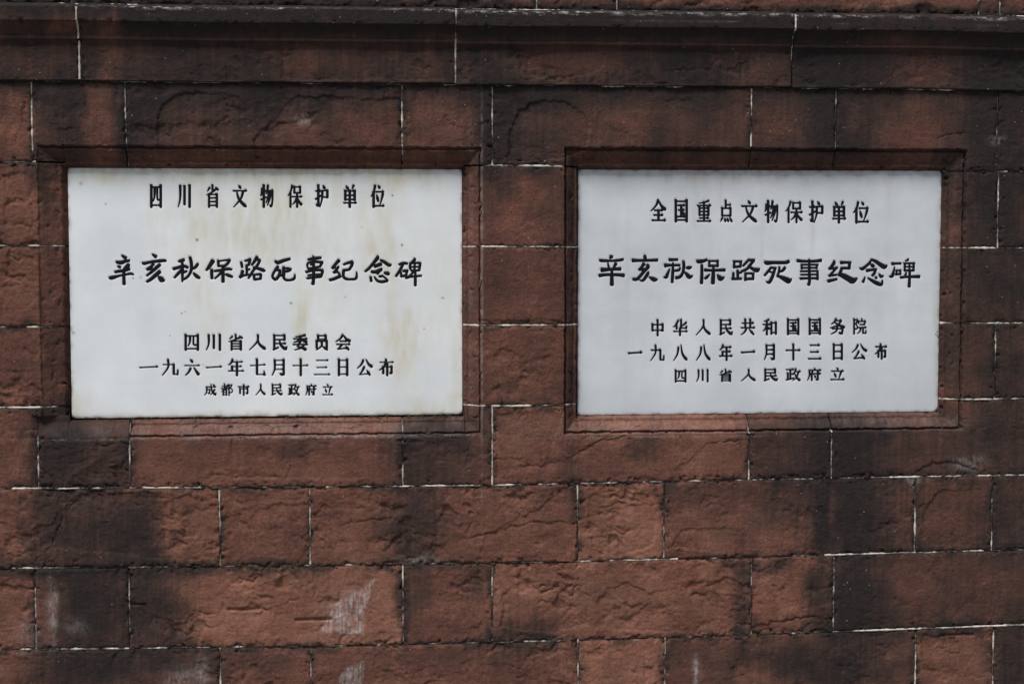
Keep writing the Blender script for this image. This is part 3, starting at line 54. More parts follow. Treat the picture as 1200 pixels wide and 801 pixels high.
 'R4': '-4342,-1963,37 -4263,-1959,29 -3978,-1940,29 -3933,-1931,57 -3891,-1944,23|-3588,-1871,33 -3533,-1867,26 -3357,-1868,26 -3312,-1858,50 -3270,-1871,20;-3455,-1702,40 -3451,-1749,39 -3444,-1815,36 -3443,-1890,33 -3454,-1960,30 -3486,-2030,27 -3533,-2105,23 -3581,-2171,19 -3613,-2217,15;-3297,-1857,44 -3293,-1924,38 -3291,-2164,38 -3291,-2183,32;-3291,-2187,33 -3273,-2183,26 -3222,-2184,26 -3205,-2174,50 -3179,-2187,20;-3184,-2194,29 -3176,-2045,29|-2700,-1776,40 -2704,-1819,39 -2710,-1881,36 -2719,-1949,33 -2734,-2012,30 -2762,-2070,27 -2798,-2129,23 -2833,-2180,19 -2858,-2216,15;-2612,-1704,22 -2606,-1758,27 -2598,-1835,31 -2585,-1919,36 -2565,-1992,40 -2531,-2055,45 -2486,-2114,49 -2442,-2164,53 -2412,-2199,24|-1945,-1777,41 -1949,-1820,39 -1955,-1882,36 -1964,-1950,34 -1980,-2012,30 -2008,-2070,27 -2045,-2128,23 -2081,-2180,19 -2106,-2216,15;-1855,-1706,22 -1849,-1759,27 -1841,-1836,31 -1828,-1920,36 -1807,-1993,40 -1772,-2055,45 -1726,-2113,49 -1681,-2163,53 -1651,-2199,24|-1224,-1707,41 -1231,-1725,39 -1240,-1752,37 -1251,-1782,34 -1265,-1808,30 -1282,-1832,27 -1304,-1855,23 -1324,-1875,19 -1338,-1889,15;-1240,-1792,33 -1190,-1788,26 -1034,-1789,26 -989,-1780,50 -946,-1793,20;-1243,-1919,45 -1239,-1964,39 -1238,-2049,39 -1238,-2069,33;-1247,-1935,33 -1200,-1931,26 -1058,-1932,26 -1012,-1922,51 -970,-1935,20;-1336,-2077,33 -1262,-2073,26 -999,-2075,26 -954,-2065,51 -911,-2078,20;-1113,-1778,45 -1108,-1845,39 -1105,-2203,39 -1105,-2222,33|-610,-1965,38 -531,-1961,29 -247,-1943,30 -202,-1933,57 -159,-1946,23|214,-1719,41 216,-1774,39 220,-1853,37 222,-1938,34 217,-2012,31 203,-2074,27 182,-2131,23 161,-2180,20 147,-2214,16;214,-1744,33 260,-1740,26 394,-1741,26 439,-1731,51 482,-1744,20;463,-1710,45 468,-1777,39 472,-2177,39 473,-2196,33;473,-2201,20 417,-2181,47 371,-2165,31;223,-1885,33 266,-1881,26 390,-1882,26 434,-1873,51 476,-1885,20;225,-2027,33 268,-2023,26 392,-2023,26 435,-2014,51 478,-2027,20|875,-1905,33 957,-1902,26 1260,-1904,26 1306,-1894,51 1349,-1907,20;1107,-1700,45 1112,-1768,39 1117,-2201,39 1117,-2220,33|1678,-1746,33 1733,-1742,26 1911,-1743,26 1956,-1734,51 1999,-1747,20;1689,-1966,34 1737,-1963,26 1880,-1964,26 1926,-1954,51 1969,-1967,20;1625,-2186,34 1700,-2183,26 1966,-2185,26 2012,-2175,51 2055,-2188,20|2460,-1702,45 2466,-1770,39 2471,-2198,39 2471,-2218,33;2732,-1704,45 2737,-1771,39 2743,-2200,39 2743,-2220,33;2465,-1748,34 2514,-1744,26 2662,-1745,26 2708,-1735,51 2751,-1748,20;2468,-1957,34 2517,-1953,26 2665,-1954,26 2711,-1945,51 2754,-1958,20;2471,-2176,34 2520,-2173,26 2668,-2174,26 2713,-2164,51 2757,-2177,20|3277,-1735,41 3266,-1761,40 3251,-1797,37 3232,-1837,34 3209,-1874,31 3178,-1907,27 3140,-1942,24 3104,-1971,20 3080,-1992,16;3368,-1716,23 3384,-1744,27 3406,-1786,32 3433,-1829,36 3460,-1865,41 3492,-1892,46 3527,-1915,50 3560,-1933,54 3583,-1946,24;3310,-1944,41 3298,-1970,40 3281,-2008,37 3261,-2048,34 3242,-2082,31 3221,-2110,27 3198,-2136,24 3177,-2156,20 3163,-2171,16;3153,-2185,34 3209,-2182,26 3390,-2163,26 3436,-2153,51 3479,-2166,21;3403,-2054,21 3459,-2136,48 3506,-2204,31|3879,-1809,34 3945,-1805,26 4168,-1807,26 4214,-1797,51 4257,-1810,21;4044,-1717,41 4038,-1754,40 4030,-1807,37 4018,-1865,34 3999,-1914,31 3968,-1956,28 3926,-1995,24 3887,-2028,20 3859,-2052,16;3964,-1932,46 3969,-1996,39 3971,-2137,39 3971,-2157,33;3968,-1948,34 4009,-1944,26 4129,-1945,26 4170,-1935,51 4212,-1948,21;4193,-1924,46 4198,-1987,39 4200,-2129,39 4201,-2149,33;4201,-2153,21 4174,-2136,48 4153,-2123,31;4073,-1854,46 4079,-1922,39 4083,-2197,39 4083,-2217,33',
 'R5': '-2789,-2517,41 -2785,-2584,35 -2783,-2894,35 -2783,-2914,30;-2785,-2562,29 -2726,-2559,23 -2534,-2560,23 -2489,-2551,44 -2446,-2564,18;-2465,-2519,41 -2460,-2586,35 -2458,-2897,35 -2458,-2916,30;-2669,-2567,37 -2669,-2596,36 -2669,-2637,33 -2671,-2682,31 -2676,-2719,28 -2685,-2748,25 -2699,-2774,21 -2712,-2795,18 -2721,-2810,14;-2576,-2568,27 -2578,-2626,27 -2580,-2705,27 -2575,-2765,27 -2554,-2785,27 -2526,-2784,27 -2505,-2781,27;-2783,-2878,29 -2724,-2874,23 -2531,-2876,23 -2486,-2867,44 -2444,-2879,18|-2030,-2523,37 -2028,-2566,36 -2025,-2628,33 -2024,-2696,31 -2028,-2753,28 -2041,-2800,25 -2060,-2844,21 -2079,-2880,18 -2092,-2906,14;-1896,-2528,41 -1891,-2595,35 -1889,-2848,35 -1889,-2867,30;-1733,-2514,41 -1729,-2581,35 -1726,-2895,35 -1726,-2915,30|-1138,-2508,35 -1134,-2542,31 -1133,-2598,31 -1133,-2618,26;-1229,-2557,32 -1271,-2592,24 -1314,-2626,12;-1030,-2551,16 -978,-2581,37 -935,-2606,24;-1022,-2590,32 -1049,-2601,31 -1089,-2617,29 -1133,-2635,27 -1176,-2650,24 -1220,-2664,21 -1267,-2677,18 -1310,-2688,15 -1339,-2695,12;-1258,-2662,35 -1253,-2729,31 -1252,-2891,31 -1251,-2911,26;-982,-2664,35 -977,-2731,31 -976,-2893,31 -976,-2913,26;-1253,-2685,27 -1204,-2681,21 -1051,-2682,21 -1006,-2673,41 -963,-2686,16;-1253,-2747,27 -1203,-2743,21 -1051,-2744,21 -1005,-2735,41 -963,-2748,16;-1252,-2813,27 -1203,-2809,21 -1050,-2810,21 -1005,-2801,41 -962,-2814,16;-1252,-2878,27 -1202,-2875,21 -1050,-2876,21 -1004,-2866,41 -962,-2879,16|-368,-2514,37 -366,-2545,36 -363,-2589,34 -366,-2639,31 -385,-2690,28 -432,-2745,25 -499,-2807,21 -565,-2863,18 -610,-2903,14;-367,-2616,21 -362,-2641,25 -354,-2678,29 -341,-2719,33 -319,-2757,37 -279,-2792,41 -225,-2829,45 -174,-2861,49 -138,-2883,22|175,-2532,29 237,-2528,23 443,-2530,23 488,-2520,45 531,-2533,18;513,-2511,41 517,-2553,36 518,-2630,36 518,-2650,30;194,-2638,29 252,-2634,23 444,-2636,23 490,-2626,45 532,-2639,18;180,-2508,41 184,-2576,36 187,-2864,36 188,-2883,30;152,-2893,27 322,-2832,27;195,-2736,29 260,-2733,23 481,-2734,23 527,-2725,45 569,-2738,18;356,-2643,21 362,-2668,25 369,-2703,29 382,-2742,33 403,-2777,37 439,-2809,41 487,-2841,46 534,-2869,49 566,-2889,22;566,-2893,27 592,-2818,27|889,-2538,29 931,-2535,23 1054,-2536,23 1097,-2526,45 1140,-2539,18;1017,-2524,41 1022,-2591,36 1024,-2823,36 1025,-2842,30;1023,-2690,30 1040,-2686,23 1089,-2687,23 1106,-2677,45 1132,-2690,18;933,-2642,41 938,-2701,36 939,-2830,36 939,-2850,30;883,-2875,27 1138,-2814,27;1201,-2505,38 1197,-2523,36 1191,-2548,34 1183,-2576,31 1174,-2600,28 1160,-2621,25 1144,-2641,22 1128,-2659,18 1117,-2671,14;1174,-2604,30 1206,-2600,23 1300,-2601,23 1332,-2591,45 1368,-2604,18;1297,-2601,38 1287,-2635,36 1273,-2685,34 1255,-2738,31 1233,-2783,28 1201,-2820,25 1163,-2853,22 1126,-2881,18 1101,-2901,14;1155,-2639,21 1170,-2671,25 1191,-2718,29 1217,-2767,33 1242,-2807,37 1272,-2837,42 1305,-2861,46 1336,-2881,49 1357,-2895,22|1816,-2499,19 1836,-2521,43 1852,-2539,28;1649,-2566,30 1719,-2562,23 1965,-2564,23 2010,-2555,45 2054,-2568,18;1658,-2562,38 1659,-2594,36 1662,-2640,34 1663,-2691,31 1660,-2738,28 1648,-2782,25 1630,-2828,22 1612,-2869,18 1599,-2897,14;1764,-2602,38 1730,-2662,28 1695,-2722,14;1734,-2663,42 1739,-2728,36 1741,-2876,36 1741,-2896,30;1783,-2679,30 1828,-2675,23 1957,-2676,23 2003,-2667,45 2046,-2680,18;1938,-2593,42 1943,-2660,36 1945,-2862,36 1945,-2882,30;1945,-2884,19 1911,-2866,43 1883,-2851,28;1828,-2731,19 1853,-2766,43 1873,-2795,28|2573,-2494,19 2602,-2525,44 2627,-2551,28;2406,-2602,30 2476,-2598,23 2721,-2600,23 2766,-2590,45 2810,-2603,18;2495,-2655,19 2526,-2730,44 2550,-2792,28;2716,-2648,38 2682,-2749,28 2648,-2849,14;2383,-2876,30 2463,-2872,23 2751,-2875,23 2797,-2865,45 2840,-2878,18',
}
# weathering of the stone and highlights painted on its edges, in wall units: u, v, half width, half height, amount
SOOT = """549,9,16,7,0.97; 1090,9,16,8,0.97; 600,31,700,15,0.97; 600,16,700,8,0.9; 256,12,340,9,0.85; 1182,424,90,320,0.25; 600,46,700,10,0.5; 600,73,700,30,0.46; 600,112,700,18,0.5; 600,150,700,40,0.22; 304,113,230,28,0.25; 73,81,60,35,0.43; 236,74,60,30,0.43; 294,76,30,26,0.37; 560,73,45,32,0.92; 600,76,30,30,0.49; 771,79,60,26,0.43; 832,74,40,30,0.43; 966,72,70,34,0.73; 1039,75,35,34,0.85; 1175,75,50,36,0.85; 1212,75,25,40,0.73; 101,119,20,26,0.73; 91,153,18,40,0.43; 153,153,8,50,0.85; 173,133,40,40,0.49; 313,137,18,25,0.73; 323,113,22,20,0.61; 245,142,60,30,0.3; 583,125,16,65,0.97; 610,170,40,30,0.55; 640,112,60,14,0.73; 570,140,8,60,0.73; 715,119,22,30,0.49; 777,159,12,35,0.55; 833,119,20,30,0.43; 967,128,20,60,0.67; 993,128,20,70,0.73; 1024,148,20,40,0.49; 905,178,120,14,0.3; 1166,147,22,60,0.73; 1198,147,26,70,0.79; 1060,117,60,16,0.49; 71,328,16,150,0.22; 63,221,10,40,0.4; 66,202,30,18,0.5; 671,330,9,150,0.45; 1129,331,10,150,0.35; 1157,239,22,50,0.45; 1184,239,14,50,0.5; 1210,239,24,50,0.65; 1207,331,26,50,0.55; 1159,331,24,45,0.35; 1140,429,10,45,0.35; 1209,425,20,45,0.35; 1172,435,18,40,0.25; 1195,529,40,40,0.35; 70,530,26,40,0.52; 109,521,50,36,0.34; 143,526,12,34,0.28; 66,495,30,20,0.4; 524,500,50,12,0.68; 514,531,45,34,0.52; 494,500,16,14,0.4; 479,530,10,36,0.34; 359,519,30,14,0.24; 344,539,14,18,0.28; 310,478,200,6,0.3; 998,511,55,16,0.85; 1003,537,36,34,0.9; 1030,537,30,30,0.57; 961,536,28,26,0.47; 914,536,30,26,0.28; 888,505,14,14,0.4; 743,534,30,20,0.24; 763,524,14,24,0.3; 1078,538,40,24,0.19; 64,600,28,40,0.41; 112,605,60,46,0.65; 161,616,30,42,0.55; 88,635,50,24,0.41; 230,587,50,14,0.17; 478,617,30,46,0.52; 468,642,24,20,0.28; 503,612,20,30,0.28; 795,586,30,16,0.28; 941,598,40,40,0.38; 978,620,12,46,0.85; 1015,620,26,46,0.9; 1052,621,24,40,0.43; 999,578,60,14,0.47; 1208,623,26,40,0.47; 1112,653,50,12,0.28; 96,710,34,44,0.65; 120,716,40,40,0.55; 179,712,22,42,0.52; 203,728,24,36,0.34; 165,687,14,40,0.28; 97,663,60,8,0.62; 209,665,60,8,0.41; 318,663,50,8,0.34; 468,708,8,45,0.41; 493,693,16,30,0.24; 559,684,14,20,0.34; 589,747,20,14,0.34; 625,750,30,16,0.48; 879,712,10,50,0.57; 895,676,40,10,0.47; 969,703,14,34,0.57; 1001,719,10,40,0.57; 1022,704,22,44,0.81; 1017,751,40,18,0.66; 1049,726,24,44,0.43; 1113,759,80,10,0.33; 1226,740,20,40,0.38; 75,780,34,24,0.58; 110,781,40,26,0.62; 149,772,40,16,0.34; 198,773,60,12,0.21; 297,776,30,12,0.17; 600,778,40,16,0.21; 498,776,60,10,0.21; 869,785,60,14,0.28; 959,797,34,26,0.71; 1018,799,30,30,0.66; 991,809,20,24,0.47; 1217,804,20,34,0.71; 1071,795,30,30,0.28"""
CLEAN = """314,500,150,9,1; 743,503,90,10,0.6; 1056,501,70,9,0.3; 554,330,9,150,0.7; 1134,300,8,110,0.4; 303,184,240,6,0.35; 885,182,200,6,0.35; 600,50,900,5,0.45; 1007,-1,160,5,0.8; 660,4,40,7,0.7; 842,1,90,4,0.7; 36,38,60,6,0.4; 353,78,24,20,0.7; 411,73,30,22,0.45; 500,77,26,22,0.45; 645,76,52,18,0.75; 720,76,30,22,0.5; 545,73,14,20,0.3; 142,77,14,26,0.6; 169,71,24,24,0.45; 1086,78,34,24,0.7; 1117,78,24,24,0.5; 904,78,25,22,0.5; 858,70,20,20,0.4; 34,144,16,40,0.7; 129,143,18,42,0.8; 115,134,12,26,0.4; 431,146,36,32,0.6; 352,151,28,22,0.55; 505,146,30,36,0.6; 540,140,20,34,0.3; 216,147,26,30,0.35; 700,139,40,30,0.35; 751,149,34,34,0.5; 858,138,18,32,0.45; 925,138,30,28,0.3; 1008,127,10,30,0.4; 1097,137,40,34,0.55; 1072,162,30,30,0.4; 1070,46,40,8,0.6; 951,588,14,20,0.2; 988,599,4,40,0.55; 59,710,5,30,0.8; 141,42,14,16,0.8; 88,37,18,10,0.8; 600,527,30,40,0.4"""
LIME_GLINT = """314,500,150,8,0.2; 743,503,90,9,0.16; 1066,500,70,8,0.14; 344,511,190,1.3,0.5; 774,515,100,1.1,0.3; 564,330,1.3,150,0.4; 551,330,3,130,0.12; 402,717,20,20,0.3; 62,710,5,28,0.5; 34,739,14,14,0.25; 91,730,12,10,0.2; 823,797,4,14,0.7; 822,811,3,10,0.6; 1158,551,16,7,0.5; 1089,574,7,5,0.5; 357,144,6,5,0.4; 217,792,20,10,0.35; 234,784,6,14,0.35; 488,657,20,4,0.35; 1186,162,9,5,0.35; 1007,17,30,3,0.6; 1075,21,14,3,0.5; 1164,18,30,5,0.6; 991,23,8,4,0.5; 189,19,60,3,0.5; 198,19,18,4,0.6; 382,13,50,3,0.5; 324,16,20,3,0.6; 560,16,80,3,0.5; 660,18,60,4,0.7; 822,15,30,4,0.7; 735,22,40,2,0.5; 847,24,20,2,0.5; 781,23,60,3,0.4; 909,18,60,2.5,0.5"""  # lime and lichen; sill and jamb arris entries are painted highlights
MOSS = """1164,15,22,6,0.8; 1211,16,10,5,0.4; 153,486,14,3,0.6; 329,487,60,2.5,0.5; 499,489,50,2.5,0.5; 576,672,10,10,0.7; 549,666,24,3,0.5; 328,667,60,6,0.4; 180,661,60,4,0.4; 13,736,10,4,0.2; 121,102,30,4,0.3; 226,103,60,3,0.3; 560,102,60,3,0.3; 1113,103,80,3,0.3"""
# spalled patches (depth mm | outline), cracks and slots (half width | path)
FLAKES = """3|190,170 191,143 197,125 212,115 241,111 279,115 292,124 296,152 303,164 301,191 196,191;3|300,164 323,144 343,118 352,113 368,116 382,114 441,118 470,115 470,186 303,187;3.2|594,190 598,150 608,130 628,118 660,118 684,132 691,147 690,167 682,177 660,186;2.6|614,87 618,67 640,59 700,57 709,64 708,78 690,88 640,94;2.2|334,97 333,68 345,60 441,57 520,60 524,95;2|134,100 136,66 110,62 109,99;2.5|111,16 149,19 145,35 127,47 110,49;2|107,103 111,134 108,163 121,172 146,172 149,108;2.6|585,742 589,700 604,689 641,686 669,691 694,706 692,739 651,750;2.4|700,714 715,698 739,690 764,703 780,701 806,691 858,690 879,712 877,756 723,748;2.4|1104,761 1144,766 1150,792 1149,813 1132,821 1112,816 1103,796;2|288,649 287,623 295,598 319,589 348,591 350,640 338,652;2.4|204,605 216,617 206,631 198,637 219,652 249,653 251,588 220,575 191,587;2|54,634 41,614 64,607 74,595 88,580 99,573 201,579 190,652;2.4|630,600 661,573 677,584 673,661 559,659 569,628;2.6|691,611 694,584 722,578 764,585 776,606 769,647 723,659 696,646;2|270,488 275,498 439,500 438,560 270,558;2.4|832,732 829,700 858,686 879,693 881,733 859,755;2.6|901,749 916,742 948,736 987,739 989,754 911,756;2.2|1094,561 1112,552 1140,550 1159,556 1170,562 1163,566 1110,567;2|18,270 17,240 32,233 51,240 51,285;2.4|16,207 37,202 52,211 48,236 23,240;2.2|11,369 40,359 51,348 52,299 22,294;2|661,482 579,486 581,562 612,554 640,559;2.2|790,648 805,627 868,626 889,639 879,660;2.4|1101,653 1102,611 1121,585 1175,583 1185,655"""
CRACKS = """1.2|609.8,549.3 636.3,547.6 660.8,542.8 676.1,534.8 691.5,525.8 707.8,517.8 740.7,515.2;1.0|691.5,525.8 705.8,532.1;.8|640.4,559.9 645.5,542.6;1.1|538.7,634.9 569.1,628.3 599.7,620.6 630.3,616.0 666.1,616.6;1.0|397.9,615.2 428.0,609.6 453.1,608.0 468.1,613.3;.9|240.0,557.3 254.8,553.5 279.4,556.9 309.0,555.3 333.7,559.7 338.8,543.6;1.3|1090.8,562.0 1111.9,550.8 1141.8,550.1 1169.8,560.9;1.0|900.5,745.6 937.3,739.1 990.2,735.0;.9|689.7,610.8 707.1,604.9 743.1,598.3 776.2,595.7;.8|702.0,602.8 722.5,594.9 774.1,585.4;1.0|45.9,534.8 64.8,554.9;.9|460.7,60.5 490.3,64.1 510.1,61.9;.8|802.5,204.0 803.6,205.0;1.2|564.2,480.7 565.3,481.7;.9|603.7,425.4 607.8,450.7 606.8,456.8;1.0|81.5,155.0 95.9,153.0;1.1|108.5,138.4 117.7,162.5;1.0|1113.6,157.2 1145.1,151.9;.9|890.1,759.0 916.4,749.1;.9|579.4,538.7 609.8,539.1;1.0|31.9,166.9 39.9,143.7 42.2,124.4;.9|559.3,374.7 599.7,376.9 640.2,375.1 665.5,378.3;.7|347.4,700.6 297.5,719.8;.8|1078.8,610.9 1105.3,600.8;.8|804.9,549.8 835.8,524.5 872.2,519.8;.8|1014.4,563.0 1035.5,561.2;1.0|38.9,654.1 63.4,634.6 78.6,594.9 99.3,575.3 181.0,574.5;.8|1022.8,413.0 1054.4,408.1"""
SLOTS = """5|540.0,7.7 555.9,8.4;6|1085.8,7.7 1096.3,7.6;2.0|265.8,713.1 299.5,713.8;2.0|344.2,727.0 385.2,726.9;1.6|1127.4,763.4 1167.2,763.3;1.3|153.8,704.6 169.4,704.9"""
PLAQUE_STAIN_SHADE = """281,260,60,26,0.44; 331,240,40,40,0.44; 301,289,40,22,0.38; 470,396,20,34,0.81; 464,431,14,20,0.5; 450,300,26,30,0.44; 440,239,30,50,0.31; 354,370,8,30,0.62; 351,395,5,30,0.5; 251,349,14,60,0.31; 395,235,6,40,0.38; 126,206,40,12,0.44; 311,202,230,9,0.75; 470,209,30,14,0.38; 380,330,30,60,0.25; 92,478,14,18,0.5; 500,480,40,12,0.5; 309,486,230,4,0.44; 535,442,6,60,0.31; 232,299,20,80,0.25; 183,250,12,40,0.19; 520,320,20,80,0.22; 822,229,3,34,0.28; 853,213,3,28,0.3; 904,280,2.5,40,0.2; 966,275,2.5,36,0.2; 740,300,3,60,0.16; 1059,259,4,60,0.14; 900,201,210,9,0.55; 838,204,40,5,0.4; 1123,342,4,140,0.45; 686,474,10,18,0.2; 838,259,14,40,0.14; 975,352,60,20,0.1"""  # stains; the wide top strips also paint in soft shade below the lintel
PLAQUE_SPECKS = """232.7,280.5,1.6,0.8; 214.0,366.0,1,0.7; 217.9,364.1,1,0.5; 340.7,354.6,1.3,0.8; 471.1,286.6,1.2,0.9; 519.3,349.2,1.2,0.8; 460.3,228.4,1.2,0.8; 89.5,388.3,2,0.5; 128.9,239.0,1,0.6; 158.7,325.0,1.1,0.6; 167.5,324.1,1.8,0.35; 496.9,385.6,1,0.6; 404.6,347.8,1,0.5; 199.9,391.9,0.9,0.5; 101.2,215.4,2.5,0.4; 424.1,265.5,1.2,0.4; 237.9,426.2,0.8,0.5"""

# ------------------------------------------------------------------ noise
def _hash(ix, iy, s):
    h = (ix * 374761393 + iy * 668265263 + s * 974711 + 12345) & 0xFFFFFFFF
    h = ((h ^ (h >> 13)) * 1274126177) & 0xFFFFFFFF
    h = ((h ^ (h >> 15)) * 2246822519) & 0xFFFFFFFF
    return (h ^ (h >> 16)) & 0xFFFFFFFF

def pn(x, y, s=0):
    x = np.asarray(x, float); y = np.asarray(y, float)
    xi = np.floor(x).astype(np.int64); yi = np.floor(y).astype(np.int64)
    xf = x - xi; yf = y - yi
    def g(dx, dy):
        a = _hash(xi + dx, yi + dy, s) * (2 * math.pi / 4294967296.0)
        return np.cos(a) * (xf - dx) + np.sin(a) * (yf - dy)
    fx = xf * xf * xf * (xf * (xf * 6 - 15) + 10); fy = yf * yf * yf * (yf * (yf * 6 - 15) + 10)
    a = g(0, 0); b = g(1, 0); c = g(0, 1); d = g(1, 1)
    return ((a + (b - a) * fx) * (1 - fy) + (c + (d - c) * fx) * fy) * 1.5

def fbm(x, y, s=0, n=4, gain=0.5):
    r = 0; a = 1.0; f = 1.0
    for i in range(n):
        r = r + a * pn(x * f + 17.3 * i, y * f - 9.1 * i, s + i * 31); a *= gain; f *= 2.03
    return r

def sstep(a, b, x):
    t = np.clip((x - a) / (b - a), 0, 1); return t * t * (3 - 2 * t)

# ------------------------------------------------------------------ weathering fields, with some painted light
def rows(t): return [tuple(float(q) for q in r.split(',')) for r in t.split(';')]
def paths(t):
    out = []
    for r in t.split(';'):
        a, p = r.split('|'); out.append((float(a), np.array([[float(c) for c in q.split(',')] for q in p.split()])))
    return out
SOOT_R, CLEAN_R, LIME_GLINT_R, MOSS_R = rows(SOOT), rows(CLEAN), rows(LIME_GLINT), rows(MOSS)
FLAKE_P, CRACK_P, SLOT_P = paths(FLAKES), paths(CRACKS), paths(SLOTS)
STAIN_SHADE_R, SPECK_R = rows(PLAQUE_STAIN_SHADE), rows(PLAQUE_SPECKS)

def near(u, v, cu, cv, ru, rv):
    return (abs(cu - 0.5 * (u.min() + u.max())) < ru + 0.5 * (u.max() - u.min())) and (abs(cv - 0.5 * (v.min() + v.max())) < rv + 0.5 * (v.max() - v.min()))

def blobs(u, v, lst, warp=0.35, power=1.6, seed=5):
    out = np.zeros_like(u)
    wu = fbm(u / 26, v / 26, seed, 4); wv = fbm(u / 26 + 50, v / 26, seed + 3, 4)
    for cu, cv, ru, rv, a in lst:
        if not near(u, v, cu, cv, 2.2 * ru + 4, 2.2 * rv + 4): continue
        q = ((u - cu) / ru + warp * wu) ** 2 + ((v - cv) / rv + warp * wv) ** 2
        out = 1 - (1 - out) * (1 - a * np.exp(-q ** power * 0.7))
    return out

def seg_dist(u, v, p):
    d = np.full(u.shape, 1e9)
    for a, b in zip(p[:-1], p[1:]):
        e = b - a; L = (e ** 2).sum() + 1e-9
        t = np.clip(((u - a[0]) * e[0] + (v - a[1]) * e[1]) / L, 0, 1)
        d = np.minimum(d, np.hypot(u - a[0] - t * e[0], v - a[1] - t * e[1]))
    return d

def inside(u, v, p):
    r = np.zeros(u.shape, bool); n = len(p); j = n - 1
    for i in range(n):
        x1, y1 = p[i]; x2, y2 = p[j]
        c = ((y1 > v) != (y2 > v)) & (u < (x2 - x1) * (v - y1) / (y2 - y1 + 1e-12) + x1)
        r ^= c; j = i
    return r

def relief(u, v, rough, seed):
    """stone relief in mm, positive outwards"""
    h = 3.0 * fbm(u / 90, v / 70, seed, 3)
    m = sstep(-0.25, 0.35, fbm(u / 70, v / 55, seed + 9, 3))           # rough or smooth patches
    r = rough * (0.35 + 0.65 * m)
    # spalled ledges: contours of a warped noise
    wx = 9 * fbm(u / 22, v / 22, seed + 2, 3); wy = 9 * fbm(u / 22 + 40, v / 22, seed + 4, 3)
    n = fbm((u + wx) / 62, (v + wy) / 42, seed + 11, 3)
    n2 = fbm((u + wx) / 34, (v + wy) / 20, seed + 23, 3)
    for t, a in ((-0.15, 1.3), (0.22, 1.6)):
        h -= 2.1 * a * r * sstep(t, t + 0.03, n) * (0.5 + sstep(-0.2, 0.3, n2))
    h -= 1.2 * r * sstep(0.18, 0.215, n2)
    h += r * 1.9 * fbm(u / 17, v / 11, seed + 40, 4, 0.58)                       # hackly
    h += (0.3 + 0.7 * r) * fbm(u / 7, v / 5, seed + 50, 3, 0.6)
    h += 0.30 * r * fbm(u / 30, v / 2.6, seed + 60, 2)                       # bedding
    pit = fbm(u / 5.5, v / 5.5, seed + 70, 2)
    h -= 1.6 * sstep(0.62, 0.85, pit)
    return h

def made_marks(u, v):
    h = np.zeros_like(u)
    wu = u + 2.2 * fbm(u / 9, v / 9, 801, 3); wv = v + 2.2 * fbm(u / 9 + 30, v / 9, 805, 3)
    for a, p in FLAKE_P:
        c = p.mean(0)
        if not near(u, v, c[0], c[1], np.ptp(p[:, 0]) / 2 + 5, np.ptp(p[:, 1]) / 2 + 5): continue
        q = np.vstack([p, p[:1]])
        d = seg_dist(wu, wv, q) * np.where(inside(wu, wv, p), 1, -1)
        k = 0.45 + 0.55 * sstep(-0.4, 0.4, fbm(u / 60, v / 60, int(c[0]), 2))
        h -= 1.6 * a * k * sstep(-0.5, 0.9, d) * (0.55 + 0.45 * np.exp(-np.clip(d, 0, None) / 16))
        h -= 0.22 * a * np.exp(-((d - 0.6) / 0.9) ** 2)
    for a, p in CRACK_P:
        c = (p.min(0) + p.max(0)) / 2
        if not near(u, v, c[0], c[1], np.ptp(p[:, 0]) / 2 + 5, np.ptp(p[:, 1]) / 2 + 5): continue
        d = seg_dist(wu, wv, p); sg = (wv - np.interp(wu, np.sort(p[:, 0]), p[np.argsort(p[:, 0]), 1]))
        h -= 3.6 * np.exp(-(d / (0.85 * a)) ** 2) * np.clip(0.7 + fbm(u / 25, v / 25, 907, 3), 0, 1.3) + 1.8 * np.exp(-d / 7.0) * (sg > 0)
    for a, p in SLOT_P:
        d = seg_dist(u, v, p); h -= 7 * np.exp(-(d / a) ** 4)
    return h

